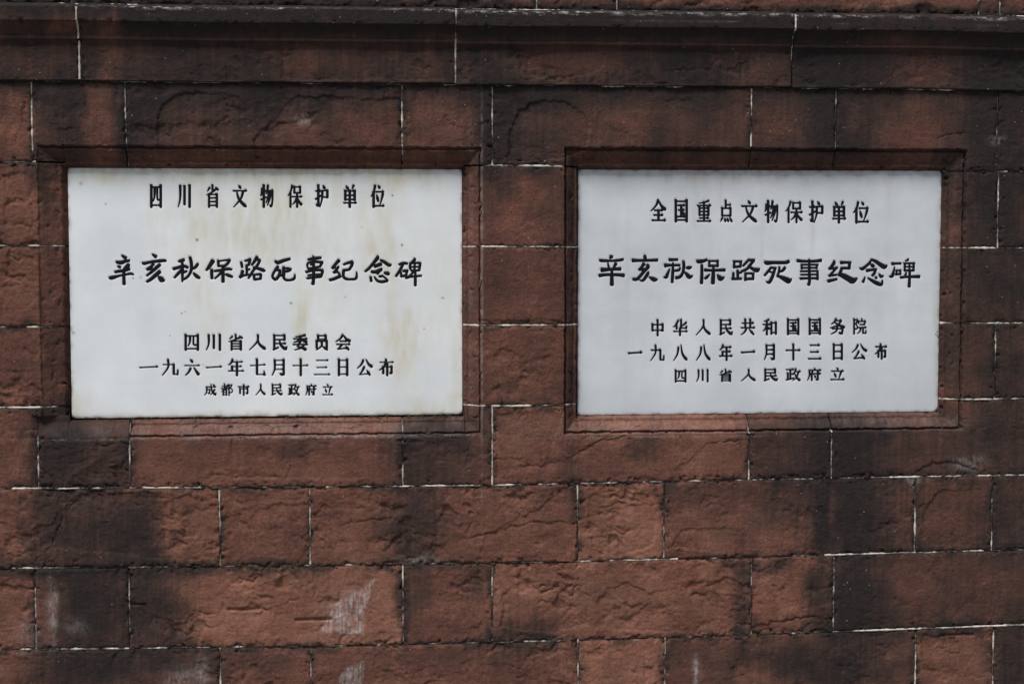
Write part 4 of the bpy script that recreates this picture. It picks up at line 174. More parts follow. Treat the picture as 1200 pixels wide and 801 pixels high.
LIME_POLY = [(.85, np.array([(440, 676), (421, 691), (396, 702), (384, 716), (372, 744), (424, 746), (425, 718), (434, 694)], float)),
             (.7, np.array([(424, 776), (404, 784), (392, 797), (398, 812), (418, 812), (424, 795)], float))]
def masks(u, v, tint, seed, ed=None):
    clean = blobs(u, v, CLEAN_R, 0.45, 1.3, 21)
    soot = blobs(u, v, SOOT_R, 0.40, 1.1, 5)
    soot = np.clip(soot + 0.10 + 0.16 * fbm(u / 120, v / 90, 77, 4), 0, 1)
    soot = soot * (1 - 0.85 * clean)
    streak = fbm(u / 6, v / 70, 91, 4)
    mott = fbm(u / 30, v / 30, 95, 5, 0.6)
    soot = np.clip(soot + (0.10 + 0.75 * soot * (1 - soot)) * (0.38 * streak + 0.42 * mott), 0, 1)
    if ed is not None:       # grime along the block's margins
        g = np.exp(-(np.clip(ed, 0, None) / (7 + 5 * fbm(u / 40, v / 40, seed + 13, 2))) ** 2) * sstep(-0.35, 0.45, fbm(u / 34, v / 34, seed + 17, 4, 0.6))
        soot = np.maximum(soot, np.minimum(soot + 0.50 * g, 0.9))
    lime_glint = blobs(u, v, LIME_GLINT_R, 0.6, 1.2, 31)
    lime_glint = lime_glint * np.where(v < 26, sstep(15.2, 16.8, v) * sstep(22.0, 18.0, v) * 1.7 * sstep(-0.05, 0.3, fbm(u / 13, v / 3, 333, 4, 0.65)), 1.0) if v.min() < 40 else lime_glint
    for a, p in LIME_POLY:
        c = p.mean(0)
        if near(u, v, c[0], c[1], 50, 50):
            q = seg_dist(u + 2 * fbm(u / 5, v / 5, 301, 3), v + 2 * fbm(u / 5, v / 5, 302, 3), np.vstack([p, p[:1]])) * np.where(inside(u, v, p), 1, -1)
            lime_glint = np.maximum(lime_glint, a * sstep(-1.0, 3.0, q) * np.clip(0.75 + 0.8 * fbm(u / 1.9, v / 24, 303, 3), 0.15, 1))
    lime_glint *= np.clip(0.62 + 0.55 * fbm(u / 3.0, v / 9, 36, 4, 0.6) + 0.5 * fbm(u / 16, v / 16, 37, 3), 0, 1)
    moss = blobs(u, v, MOSS_R, 0.6, 1.2, 41) * sstep(-0.1, 0.35, fbm(u / 4, v / 3, 44, 4, 0.65))
    return np.stack([soot, np.clip(lime_glint, 0, 1), np.full(u.shape, tint), moss], -1)

# ------------------------------------------------------------------ wall shape: recess frames
FRAMES = [  # outer l, r, t, b / inner l, r, t, b
    ((55.0, 564.4, 172.0, 510.0), (85.0, 542.5, 197.2, 490.0)),
    ((661.5, 1150.7, 171.4, 511.5), (680.0, 1125.0, 197.0, 490.6)),
]
RECESS = 20.0
PROF_T = np.array([0, .02, .06, .13, .19, .23, .32, .46, .60, .70, .74, .80, .88, .90, .95, 1.0])
PROF_D = np.array([0, .04, .36, .38, .21, .22, .29, .39, .53, .65, .64, .63, .64, .86, .88, 1.0])
def frame_depth(u, v):
    d = np.zeros_like(u)
    for (ol, orr, ot, ob), (il, ir, it, ib) in FRAMES:
        tl = (u - ol) / (il - ol); tr = (orr - u) / (orr - ir); tt = (v - ot) / (it - ot); tb = (ob - v) / (ob - ib)
        t = np.minimum(np.minimum(tl, tr), np.minimum(tt, tb))
        t = np.where((t > 0) & (t < 0.97), np.clip(t + 0.045 * fbm(u / 11, v / 11, 611, 3) + 0.25 * np.clip(fbm(u / 9, v / 9, 613, 2) - 0.42, 0, 1), 0.004, 1), t)
        dd = np.interp(np.clip(t, 0, 1), PROF_T, PROF_D) * RECESS
        if ol < 100:     # the left jamb is a plain worn splay, the sill stone in its corner has lost its moulding
            plain = sstep(0.02, 0.98, np.clip(t, 0, 1)) * RECESS
            plain = np.interp(np.clip(t, 0, 1), [0, .04, .1, .85, .93, 1], [0, .12, .15, .62, .98, 1]) * RECESS
            dd = np.where(dd < 7.6, np.interp(np.clip(t, 0, 1), [0, .03, .07, .12, .17, .24, .32, .46], [0, .06, .25, .30, .14, .17, .27, .38]) * RECESS, dd)
            k = ((tl <= np.minimum(tt, tb)) & (t > 0)).astype(float)
            dd = dd * (1 - k) + plain * k
            worn = ((u < 155) & (v > 484) & (v < 512)).astype(float)
            dd = np.where(worn > 0, np.clip((511 - v) / 20, 0, 1) ** 1.5 * 9 * sstep(40, 62, u), dd)
        d = np.maximum(d, dd)
    return d

# ------------------------------------------------------------------ materials
def mat(name):
    m = bpy.data.materials.new(name); m.use_nodes = True
    nt = m.node_tree; b = nt.nodes['Principled BSDF']
    return m, nt, b
def N(nt, t, **kw):
    n = nt.nodes.new(t)
    for k, v in kw.items(): setattr(n, k, v)
    return n
def ramp(nt, stops):
    r = N(nt, 'ShaderNodeValToRGB'); e = r.color_ramp.elements
    while len(e) < len(stops): e.new(0.5)
    for q, (p, c) in zip(e, stops): q.position = p; q.color = (*c, 1)
    return r
def noise(nt, pos, scale, detail=4, rough=0.55, vec=None):
    n = N(nt, 'ShaderNodeTexNoise'); n.inputs['Scale'].default_value = scale; n.inputs['Detail'].default_value = detail
    n.inputs['Roughness'].default_value = rough
    if vec is not None:
        mp = N(nt, 'ShaderNodeMapping'); mp.inputs['Scale'].default_value = vec
        nt.links.new(pos, mp.inputs['Vector']); pos = mp.outputs[0]
    nt.links.new(pos, n.inputs['Vector']); return n.outputs['Fac']
def math_(nt, op, a, b=None, clamp=False):
    n = N(nt, 'ShaderNodeMath', operation=op); n.use_clamp = clamp
    for i, q in enumerate((a, b)):
        if q is None: continue
        if isinstance(q, (int, float)): n.inputs[i].default_value = q
        else: nt.links.new(q, n.inputs[i])
    return n.outputs[0]
def mix(nt, f, a, b, mode='MIX'):
    n = N(nt, 'ShaderNodeMix', data_type='RGBA', blend_type=mode)
    for s, q in ((0, f), (6, a), (7, b)):
        if isinstance(q, (int, float)): n.inputs[s].default_value = q
        elif isinstance(q, tuple): n.inputs[s].default_value = (*q, 1)
        else: nt.links.new(q, n.inputs[s])
    return n.outputs[2]

def stone_material():
    m, nt, b = mat('red_sandstone'); L = nt.links.new
    pos = N(nt, 'ShaderNodeNewGeometry').outputs['Position']
    at = N(nt, 'ShaderNodeAttribute', attribute_name='weather')
    sp = N(nt, 'ShaderNodeSeparateColor'); L(at.outputs['Color'], sp.inputs[0])
    soot, lime_glint, tint, moss = sp.outputs[0], sp.outputs[1], sp.outputs[2], at.outputs['Alpha']
    n1 = noise(nt, pos, 5.0, 8, 0.62); n2 = noise(nt, pos, 38.0, 6, 0.6); n3 = noise(nt, pos, 130.0, 7, 0.8)
    nb = noise(nt, pos, 14.0, 5, 0.6, (0.5, 1.0, 5.0))
    t = math_(nt, 'ADD', math_(nt, 'MULTIPLY', n1, 0.62), math_(nt, 'MULTIPLY', n2, 0.30))
    t = math_(nt, 'ADD', t, math_(nt, 'MULTIPLY', math_(nt, 'SUBTRACT', tint, 0.5), 0.5))
    t = math_(nt, 'ADD', t, math_(nt, 'MULTIPLY', math_(nt, 'SUBTRACT', nb, 0.5), 0.22))
    r = ramp(nt, [(0.26, STONE[0]), (0.42, STONE[1]), (0.54, STONE[2]), (0.70, STONE[3])]); L(t, r.inputs[0])
    grain = math_(nt, 'ADD', math_(nt, 'MULTIPLY', n3, 2.9), -0.42)
    gc = N(nt, 'ShaderNodeCombineColor')
    for i in range(3): L(grain, gc.inputs[i])
    col = mix(nt, 0.8, r.outputs[0], gc.outputs[0], 'MULTIPLY')
    film = math_(nt, 'MULTIPLY', math_(nt, 'SUBTRACT', noise(nt, pos, 7.0, 6, 0.6), 0.44), 2.6, True)
    col = mix(nt, math_(nt, 'MULTIPLY', film, 0.65), col, mix(nt, n2, (0.052, 0.032, 0.025), (0.096, 0.057, 0.043)))
    rust = math_(nt, 'MULTIPLY', math_(nt, 'SUBTRACT', noise(nt, pos, 11.0, 5, 0.65, (1.0, 1.0, 1.6)), 0.56), 3.2, True)
    col = mix(nt, math_(nt, 'MULTIPLY', rust, 0.5), col, (0.220, 0.090, 0.054))
    # soot: broken up by fine noise and vertical runs
    run = noise(nt, pos, 30.0, 6, 0.65, (3.0, 1.0, 0.22)); brk = noise(nt, pos, 90.0, 6, 0.7)
    warm = math_(nt, 'MULTIPLY', math_(nt, 'SUBTRACT', tint, 0.58), 1.5, True)
    col = mix(nt, math_(nt, 'MULTIPLY', warm, n2), col, (0.270, 0.108, 0.058))
    thin = N(nt, 'ShaderNodeMapRange', interpolation_type='SMOOTHSTEP'); L(math_(nt, 'ADD', soot, math_(nt, 'MULTIPLY', math_(nt, 'SUBTRACT', n2, 0.5), 0.5)), thin.inputs['Value'])
    thin.inputs['From Min'].default_value = 0.05; thin.inputs['From Max'].default_value = 0.55; thin.inputs['To Max'].default_value = 0.62
    col = mix(nt, thin.outputs[0], col, (0.048, 0.0315, 0.0275))
    k = math_(nt, 'ADD', soot, math_(nt, 'MULTIPLY', math_(nt, 'SUBTRACT', math_(nt, 'ADD', run, brk), 1.0), 0.62))
    mr = N(nt, 'ShaderNodeMapRange', interpolation_type='SMOOTHSTEP'); L(k, mr.inputs['Value'])
    mr.inputs['From Min'].default_value = 0.16; mr.inputs['From Max'].default_value = 1.04; mr.inputs['To Max'].default_value = 0.93
    k = mr.outputs[0]
    scol = mix(nt, n2, (0.0105, 0.0094, 0.0100), (0.032, 0.0265, 0.0255))
    col = mix(nt, k, col, scol)
    vo = N(nt, 'ShaderNodeTexVoronoi'); vo.inputs['Scale'].default_value = 95.0; L(pos, vo.inputs['Vector'])
    vs = N(nt, 'ShaderNodeSeparateColor'); L(vo.outputs['Color'], vs.inputs[0])
    dot = math_(nt, 'MULTIPLY', math_(nt, 'LESS_THAN', vo.outputs['Distance'], math_(nt, 'MULTIPLY', vs.outputs[1], 0.24)), math_(nt, 'GREATER_THAN', vs.outputs[0], 0.80))
    col = mix(nt, math_(nt, 'MULTIPLY', dot, 0.75), col, (0.022, 0.016, 0.014))
    dot2 = math_(nt, 'MULTIPLY', math_(nt, 'LESS_THAN', vo.outputs['Distance'], math_(nt, 'MULTIPLY', vs.outputs[1], 0.20)), math_(nt, 'LESS_THAN', vs.outputs[0], 0.06))
    col = mix(nt, math_(nt, 'MULTIPLY', dot2, 0.6), col, (0.36, 0.31, 0.28))
    lk = math_(nt, 'MULTIPLY', lime_glint, math_(nt, 'ADD', math_(nt, 'MULTIPLY', brk, 1.3), 0.05), True)
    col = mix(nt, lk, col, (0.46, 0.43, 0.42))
    col = mix(nt, math_(nt, 'MULTIPLY', moss, math_(nt, 'ADD', brk, 0.25), True), col, (0.028, 0.030, 0.010))
    L(col, b.inputs['Base Color'])
    b.inputs['Roughness'].default_value = 0.9; b.inputs['Specular IOR Level'].default_value = 0.12
    f1 = noise(nt, pos, 230.0, 6, 0.75); f2 = noise(nt, pos, 95.0, 7, 0.68)
    hh = math_(nt, 'ADD', math_(nt, 'MULTIPLY', f1, 0.7), math_(nt, 'MULTIPLY', f2, 0.75))
    bp = N(nt, 'ShaderNodeBump'); bp.inputs['Strength'].default_value = 0.8; bp.inputs['Distance'].default_value = 0.0055
    L(hh, bp.inputs['Height']); L(bp.outputs[0], b.inputs['Normal'])
    return m
STONE = [(0.052, 0.0275, 0.0220), (0.098, 0.0452, 0.0335), (0.150, 0.0660, 0.0465), (0.230, 0.112, 0.081)]

def mortar_material():
    m, nt, b = mat('lime_mortar'); L = nt.links.new
    pos = N(nt, 'ShaderNodeNewGeometry').outputs['Position']
    at = N(nt, 'ShaderNodeAttribute', attribute_name='weather')
    sp = N(nt, 'ShaderNodeSeparateColor'); L(at.outputs['Color'], sp.inputs[0])
    n = noise(nt, pos, 160.0, 5, 0.7)
    k = math_(nt, 'ADD', sp.outputs[0], math_(nt, 'MULTIPLY', math_(nt, 'SUBTRACT', n, 0.5), 0.9), True)
    col = mix(nt, k, (0.030, 0.024, 0.020), (0.50, 0.455, 0.385))
    col = mix(nt, math_(nt, 'MULTIPLY', sp.outputs[1], n), col, (0.03, 0.035, 0.012))
    L(col, b.inputs['Base Color']); b.inputs['Roughness'].default_value = 0.95
    bp = N(nt, 'ShaderNodeBump'); bp.inputs['Strength'].default_value = 0.6; bp.inputs['Distance'].default_value = 0.002
    L(n, bp.inputs['Height']); L(bp.outputs[0], b.inputs['Normal'])
    return m

def marble_material(name, base_a, base_b, stain_shade_col, gloss):
    m, nt, b = mat(name); L = nt.links.new
    pos = N(nt, 'ShaderNodeNewGeometry').outputs['Position']
    at = N(nt, 'ShaderNodeAttribute', attribute_name='weather')
    sp = N(nt, 'ShaderNodeSeparateColor'); L(at.outputs['Color'], sp.inputs[0])
    n1 = noise(nt, pos, 4.0, 7, 0.6); n2 = noise(nt, pos, 3.0, 6, 0.6, (6.0, 1.0, 0.5)); n3 = noise(nt, pos, 3.0, 6, 0.6, (0.5, 1.0, 7.0))
    t = math_(nt, 'ADD', math_(nt, 'MULTIPLY', n1, 0.72), math_(nt, 'ADD', math_(nt, 'MULTIPLY', n2, 0.14), math_(nt, 'MULTIPLY', n3, 0.14)))
    r = ramp(nt, [(0.36, base_a), (0.62, base_b)]); L(t, r.inputs[0])
    fine = noise(nt, pos, 260.0, 4, 0.6)
    col = mix(nt, math_(nt, 'MULTIPLY', math_(nt, 'SUBTRACT', fine, 0.42), 0.5, True), r.outputs[0], tuple(c * 0.72 for c in base_a))
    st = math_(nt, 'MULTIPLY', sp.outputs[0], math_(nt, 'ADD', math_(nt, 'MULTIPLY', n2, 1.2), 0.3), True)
    col = mix(nt, st, col, stain_shade_col)
    col = mix(nt, sp.outputs[1], col, (0.10, 0.085, 0.06))
    col = mix(nt, sp.outputs[2], col, (0.16, 0.075, 0.045))
    L(col, b.inputs['Base Color'])
    b.inputs['Roughness'].default_value = gloss; b.inputs['Specular IOR Level'].default_value = 0.35
    bp = N(nt, 'ShaderNodeBump'); bp.inputs['Strength'].default_value = 0.15; bp.inputs['Distance'].default_value = 0.0008
    L(fine, bp.inputs['Height']); L(bp.outputs[0], b.inputs['Normal'])
    return m

def paint_material():
    m, nt, b = mat('black_lettering_paint'); L = nt.links.new
    pos = N(nt, 'ShaderNodeNewGeometry').outputs['Position']
    n = noise(nt, pos, 300.0, 4, 0.7); r = ramp(nt, [(0.35, (0.005, 0.005, 0.008)), (0.60, (0.010, 0.010, 0.014)), (0.74, (0.045, 0.045, 0.055)), (0.80, (0.30, 0.30, 0.31))])
    L(n, r.inputs[0]); L(r.outputs[0], b.inputs['Base Color']); b.inputs['Roughness'].default_value = 0.7
    b.inputs['Specular IOR Level'].default_value = 0.08
    return m

def paving_material():
    m, nt, b = mat('grey_stone_paving'); L = nt.links.new
    pos = N(nt, 'ShaderNodeNewGeometry').outputs['Position']
    br = N(nt, 'ShaderNodeTexBrick'); L(pos, br.inputs['Vector']); br.inputs['Scale'].default_value = 1.0
    br.inputs['Brick Width'].default_value = 0.9; br.inputs['Row Height'].default_value = 0.45; br.inputs['Mortar Size'].default_value = 0.006
    br.inputs['Color1'].default_value = (0.20, 0.19, 0.18, 1); br.inputs['Color2'].default_value = (0.25, 0.24, 0.22, 1); br.inputs['Mortar'].default_value = (0.06, 0.058, 0.055, 1)
    n = noise(nt, pos, 9.0, 7, 0.65)
    g = N(nt, 'ShaderNodeCombineColor')
    for i in range(3): L(math_(nt, 'ADD', n, 0.5), g.inputs[i])
    L(mix(nt, 1.0, br.outputs['Color'], g.outputs[0], 'MULTIPLY'), b.inputs['Base Color']); b.inputs['Roughness'].default_value = 0.85
    return m

M_STONE = stone_material(); M_MORTAR = mortar_material(); M_PAINT = paint_material(); M_PAVE = paving_material()

def moss_material():
    m, nt, b = mat('moss'); L = nt.links.new
    pos = N(nt, 'ShaderNodeNewGeometry').outputs['Position']
    n = noise(nt, pos, 200.0, 4, 0.7); r = ramp(nt, [(0.35, (0.016, 0.017, 0.008)), (0.55, (0.045, 0.046, 0.012)), (0.7, (0.085, 0.080, 0.022))])
    L(n, r.inputs[0]); L(r.outputs[0], b.inputs['Base Color']); b.inputs['Roughness'].default_value = 1.0
    return m
M_MOSS = moss_material()

# ------------------------------------------------------------------ mesh helpers
def link_mesh(name, verts, faces, material, parent=None, attr=None, smooth=True, loc=None):
    """verts (n,3) world metres, faces (m,4) or list"""
    verts = np.asarray(verts, float)
    loc = verts.mean(0) if loc is None else np.asarray(loc, float)
    me = bpy.data.meshes.new(name)
    if isinstance(faces, np.ndarray):
        nf = len(faces)
        me.vertices.add(len(verts)); me.vertices.foreach_set('co', (verts - loc).astype(np.float32).ravel())
        me.loops.add(nf * 4); me.loops.foreach_set('vertex_index', faces.astype(np.int32).ravel())
        me.polygons.add(nf); me.polygons.foreach_set('loop_start', np.arange(0, nf * 4, 4, dtype=np.int32))
        me.polygons.foreach_set('use_smooth', np.full(nf, smooth))
        me.update(calc_edges=True); me.validate()
    else:
        me.from_pydata([tuple(p) for p in (verts - loc)], [], faces)
        me.polygons.foreach_set('use_smooth', np.full(len(me.polygons), smooth)); me.update()
    if attr is not None:
        a = me.attributes.new('weather', 'FLOAT_COLOR', 'POINT')
        a.data.foreach_set('color', np.asarray(attr, np.float32).ravel())
    me.materials.append(material)
    o = bpy.data.objects.new(name, me); C.objects.link(o)
    if parent is not None:
        o.parent = parent; o.location = loc - np.array(parent.location)
    else: o.location = loc
    return o

def empty(name, loc):
    o = bpy.data.objects.new(name, None); C.objects.link(o); o.location = loc; o.empty_display_size = 0.2
    return o

def grid_faces(nr, nc, off=0):
    i = np.arange(nr - 1)[:, None] * nc + np.arange(nc - 1)[None, :] + off
    return np.stack([i, i + 1, i + nc + 1, i + nc], -1).reshape(-1, 4)

def with_skirt(P, A, back):
    """grid P (r,c,3) with a rim of side faces going back to y = back array along the border"""
    nr, nc = P.shape[:2]
    idx = np.arange(nr * nc).reshape(nr, nc)
    ring = np.concatenate([idx[0, :], idx[1:, -1], idx[-1, -2::-1], idx[-2:0:-1, 0]])
    V = P.reshape(-1, 3); At = A.reshape(-1, 4)
    r1 = V[ring].copy(); r2 = r1.copy(); r2[:, 1] += back
    n0 = len(V); k = len(ring)
    V2 = np.concatenate([V, r1, r2]); A2 = np.concatenate([At, At[ring], At[ring]])
    a = n0 + np.arange(k); b = n0 + (np.arange(k) + 1) % k
    F = np.concatenate([grid_faces(nr, nc), np.stack([a, a + k, b + k, b], -1)])
    return V2, F, A2

def uvd(u, v, d):        # wall coordinates and depth into the wall (wall units) to metres
    return np.stack([X(u), d * S, Z(v)], -1)

def lines(a, b, step, fine=()):
    n = max(2, int(round((b - a) / step)) + 1)
    g = list(np.linspace(a, b, n))
    for lo, hi in fine:
        lo, hi = max(lo, a), min(hi, b)
        if hi > lo: g += list(np.arange(lo, hi, 0.62))
    g = np.unique(np.round(np.array(g), 3)); keep = [g[0]]
    for x in g[1:]:
        if x - keep[-1] > 0.34: keep.append(x)
    keep[-1] = b
    return np.array(keep)

GAP = 1.05
FINE_U = [(54, 87), (541, 566), (660, 682), (1123, 1152)]
FINE_V = [(171, 198), (488, 513)]
rng = np.random.RandomState(4)

def edge_drop(d, u, v, seed, soft=1.0):
    """worn arrises: depth in wall units from the distance d to the block's edge"""
    r = 4.0 * soft * np.clip(1 + 0.9 * fbm(u / 9, v / 9, seed + 3, 3), 0.35, 3)
    e = np.clip(1 - d / r, 0, 1) ** 2 * r * 0.42
    chip = fbm(u / 8, v / 8, seed + 5, 3)
    e += np.clip(chip - 0.34, 0, 1) * 8.5 * soft * np.clip(1 - d / 9.0, 0, 1)
    return e

def stone(name, u0, u1, vt, vb, parent, rough=1.0, step=1.5, base=0.0, tint=None, tilt=True):
    """one dressed block; vt and vb give its top and bottom joint along u"""
    seed = int(rng.randint(1, 99999)); tint = float(rng.uniform(0.15, 0.85)) if tint is None else tint
    framed = (u1 > 50 and u0 < 1155)
    gu = lines(u0 + GAP, u1 - GAP, step, FINE_U if framed else ())
    T = np.array([vt(q) for q in gu]) + GAP; B = np.array([vb(q) for q in gu]) - GAP
    gv = lines(T.min(), B.max(), step, FINE_V if framed else ())
    s = (gv - gv[0]) / (gv[-1] - gv[0])
    u = np.repeat(gu[None, :], len(gv), 0)
    v = np.clip(gv[:, None], T[None, :], B[None, :]) if False else T[None, :] + (B - T)[None, :] * s[:, None]
    # wavering joint lines
    ed = np.minimum(np.minimum(u - u0, u1 - u), np.minimum(v - T[None, :], B[None, :] - v) + GAP)
    fd = frame_depth(u, v) if framed else np.zeros_like(u)
    onf = sstep(0.0, 0.6, fd)
    h = relief(u, v, rough * (1 - 0.72 * onf), seed) * (1 - 0.35 * onf) + made_marks(u, v)
    d = base + fd - h / 2.7 + edge_drop(ed, u, v, seed, 1 - 0.45 * onf)
    if tilt:
        d = d + rng.uniform(-.5, .5) * (u - (u0 + u1) / 2) / (u1 - u0) * 1.2 + rng.uniform(-.4, .4)
    wob = 0.5 * np.exp(-ed / 4.0)
    uu = u + wob * fbm(u / 12, v / 12, seed + 71, 3) * (1 - onf); vv = v + wob * fbm(u / 12 + 9, v / 12, seed + 77, 3) * (1 - onf)
    V, F, A = with_skirt(uvd(uu, vv, d), masks(u, v, tint, seed, ed + 40 * onf), 13 * S)
    return link_mesh(name, V, F, M_STONE, parent, A)

# ------------------------------------------------------------------ the ground
gx = 40.0
link = link_mesh('paving', [(-gx, 1.5, 0), (gx, 1.5, 0), (gx, -40, 0), (-gx, -40, 0)], [(3, 2, 1, 0)], M_PAVE, smooth=False)
link['kind'] = 'structure'

# ------------------------------------------------------------------ the wall
wall = empty('memorial_wall', (X(600), 0.0, 0.0))
wall['label'] = 'weathered red sandstone wall of large blocks with a moulded cornice, framing two marble plaques'
wall['category'] = 'wall'

WL, WR = -420.0, 1680.0
def line(*pts):
    a = np.array(pts, float)
    return lambda q: float(np.interp(q, a[:, 0], a[:, 1]))
def const(c): return lambda q: c
J1 = line((0, 99.6), (800, 100), (1220, 101.3))
J2 = line((0, 191.5), (300, 192), (600, 193.8), (900, 196), (1190, 198.6))
J3 = line((0, 287.1), (615, 288.7), (1190, 290.6))
J4 = line((0, 380.2), (615, 381.1), (1190, 381.6))
J5 = line((0, 472.6), (600, 476.5), (1170, 474.0))
J6 = line((0, 566.5), (100, 567.3), (468, 570.4), (620, 570.6), (888, 568.6), (1230, 567.4))
J7 = line((0, 659.4), (100, 660.2), (400, 663.3), (671, 664), (868, 662.6), (1220, 659.6))
J8 = line((0, 754.5), (60, 755.3), (400, 759.6), (640, 759.4), (860, 758.0), (1220, 753.0))
J9 = const(850.0)
GR = const(GV + 8)

def bottom_of_frieze(q):     # the stones over a recess run down to its inner edge
    for o, i in FRAMES:
        if i[0] - 1 < q < i[1] + 1: return i[2] + GAP - 0.2
    return J2(q)
def top_of_sill(q):
    for o, i in FRAMES:
        if i[0] - 1 < q < i[1] + 1: return i[3] - GAP + 0.2
    return J5(q)

def course(name, us, vt, vb, rough, tint=None, base=0.0, names=None):
    for k, (a, b) in enumerate(zip(us[:-1], us[1:])):
        far = a >= 1250 or b <= -30
        r = rough[k] if isinstance(rough, (list, tuple)) else rough
        t = tint[k] if tint is not None else None
        stone(names[k] if names else name, a, b, vt, vb, wall, r, 6.0 if far else STEP, base, t)
STEP = 1.3

# upper course, standing back on the weathered top of the cornice
course('upper_block', [WL, -230, 98, 628, 722, 1158, 1184, WR], const(-95), const(14.4), 0.8, base=-8.0)

# cornice stones: a profile swept along the wall
CORN = [(12.5, 6.0), (14.6, 12.0), (16.6, 17.8), (17.6, 19.8), (18.0, 20.3), (33.6, 20.0), (34.4, 19.5), (34.8, 16.6), (37.2, 16.2), (37.6, 15.0),
        (39, 12.8), (42, 10.4), (46, 8.8), (49.5, 8.2), (49.9, 9.0), (53.2, 9.0), (53.8, 8.2), (54.2, 4.6), (56, 4.2), (98.8, 4.0), (99.4, 3.2), (99.5, -1.5)]
def cornice(u0, u1, tint):
    seed = int(rng.randint(1, 99999)); c = np.array(CORN)
    seg = np.concatenate([[0], np.cumsum(np.hypot(*np.diff(c, axis=0).T))])
    far = u0 > 1250 or u1 < -30
    s = []
    for a, b in zip(seg[:-1], seg[1:]):
        n = max(2, int((b - a) / (5.0 if far else 1.2)) + 1); s += list(np.linspace(a, b, n)[:-1])
    s = np.array(s + [seg[-1]])
    pv = np.interp(s, seg, c[:, 0]); po = np.interp(s, seg, c[:, 1])
    tv = np.gradient(pv, s); to = np.gradient(po, s)
    nv, no = -to, tv                      # outward normal of the profile (v, out)
    gu = lines(u0 + GAP, u1 - GAP, 6.0 if far else STEP)
    u = np.repeat(gu[None, :], len(s), 0); v = np.repeat(pv[:, None], len(gu), 1); o = np.repeat(po[:, None], len(gu), 1)
    shift = np.array([J1(q) - 99.6 for q in gu])[None, :] * (v / 100)
    sag = 1.1 * fbm(gu / 160, gu * 0 + 3.3, seed, 2)[None, :]
    fas = sstep(54, 58, v)
    h = relief(u, v, 0.25 + 0.45 * fas, seed) * (0.35 + 0.65 * fas) + made_marks(u, v) * (0.3 + 0.7 * fas)
    ed = np.minimum(u - u0, u1 - u)
    bot = np.clip((99.5 - v) / 3.0, 0, 1)
    lipd = np.abs(v - 34) ; chip = fbm(u / 10, v / 10, seed + 8, 3)
    h -= 3.5 * np.clip(chip - 0.30, 0, 1) * np.exp(-(np.minimum(np.abs(v - 17), np.abs(v - 34)) / 3.0) ** 2) * 3
    h -= 2.5 * np.clip(chip - 0.28, 0, 1) * np.exp(-np.abs(v - 98) / 3.0) * 3
    hh = h / 2.7 - edge_drop(ed, u, v, seed, 0.9)
    hh *= np.where(v > 99.2, 0.3, 1.0)
    V, F, A = with_skirt(uvd(u, v + shift + sag + nv[:, None] * hh * 0.5, -(o + no[:, None] * hh)), masks(u, v, tint, seed), 14 * S)
    link_mesh('cornice_block', V, F, M_STONE, wall, A)
CU = [WL, -330, 105.5, 533.5, 932, 1370, WR]
for a, b, t in zip(CU[:-1], CU[1:], (.4, .45, .4, .42, .35, .4)): cornice(a, b, t)

# frieze course over the recesses
course('frieze_block', [WL, -110, 50.5, 155.5, 471.6, 576.6, 885, 987.6, 1186.5, WR], J1, bottom_of_frieze,
       [.5, .5, .4, .6, .6, .3, .2, .2, .3, .4], [.5, .6, .5, .4, .55, .4, .35, .42, .4, .45])
# jamb courses between and beside the plaques
RL, RR = FRAMES[0][1], FRAMES[1][1]
for k, (a, b) in enumerate(((J2, J3), (J3, J4), (J4, J5))):
    lf = [WL, -120 if k != 1 else -40, RL[0] + GAP]
    course('jamb_block', lf, a, b, [.7, .95], [.5, (.66, .62, .55)[k]])
    course('pier_block', [RL[1] - GAP, RR[0] + GAP], a, b, (.25, .15, .6)[k], [(.45, .42, .5)[k]])
    rt = [RR[1] - GAP, 1189.6, 1460, WR] if k != 1 else [RR[1] - GAP, 1330, WR]
    course('jamb_block', rt, a, b, [.15, .2, .3] if k != 1 else [.18, .3], [.42, .4, .5] if k != 1 else [.38, .5])
# sill course
course('sill_block', [WL, -150, 50.5, 154.4, 470.5, 576.4, 886, 987.6, 1300, WR], top_of_sill, J6,
       [.5, .35, 1.0, .3, .4, .35, .3, .25, .4], [.5, .6, .3, .6, .4, .62, .45, .4, .5])
# plain courses below
course('ashlar_block', [WL, -60, 256.6, 361.5, 678.4, 783, 1092.7, 1189.2, 1500, WR], J6, J7,
       [.6, .9, .8, .9, .95, .5, .25, .3, .4], [.5, .7, .55, .62, .8, .55, .45, .35, .5])
course('ashlar_block', [WL, -160, 44.2, 151.3, 470.2, 576.2, 890.7, 992.6, 1320, WR], J7, J8,
       [.6, .7, .3, .8, .6, .9, .6, .35, .4], [.5, .6, .5, .85, .55, .72, .66, .38, .5])
course('ashlar_block', [WL, -60, 255.4, 361, 679.6, 785.5, 1096, 1194, 1500, WR], J8, J9,
       [.6, .6, .6, .7, .8, .5, .5, .4, .4], [.5, .45, .55, .6, .85, .5, .68, .3, .5])
course('plinth_block', [WL, 50, 360, 680, 990, 1300, WR], J9, GR, .8)

# rubble core behind the facing
def boxes(lst):
    V = []; F = []
    for (a, b, c, d, e, f) in lst:
        n = len(V); V += [(x, y, z) for x in (a, b) for y in (c, d) for z in (e, f)]
        F += [tuple(n + q for q in r) for r in ((0, 1, 3, 2), (4, 6, 7, 5), (0, 4, 5, 1), (2, 3, 7, 6), (0, 2, 6, 4), (1, 5, 7, 3))]
    return V, F
V, F = boxes([(X(WL) + .004, X(WR) - .004, 0.088, 0.62, 0.0, Z(-93))])
link_mesh('wall_core', V, F, M_MORTAR, wall, np.tile([[0.1, 0, 0, 0]], (len(V), 1)), smooth=False)

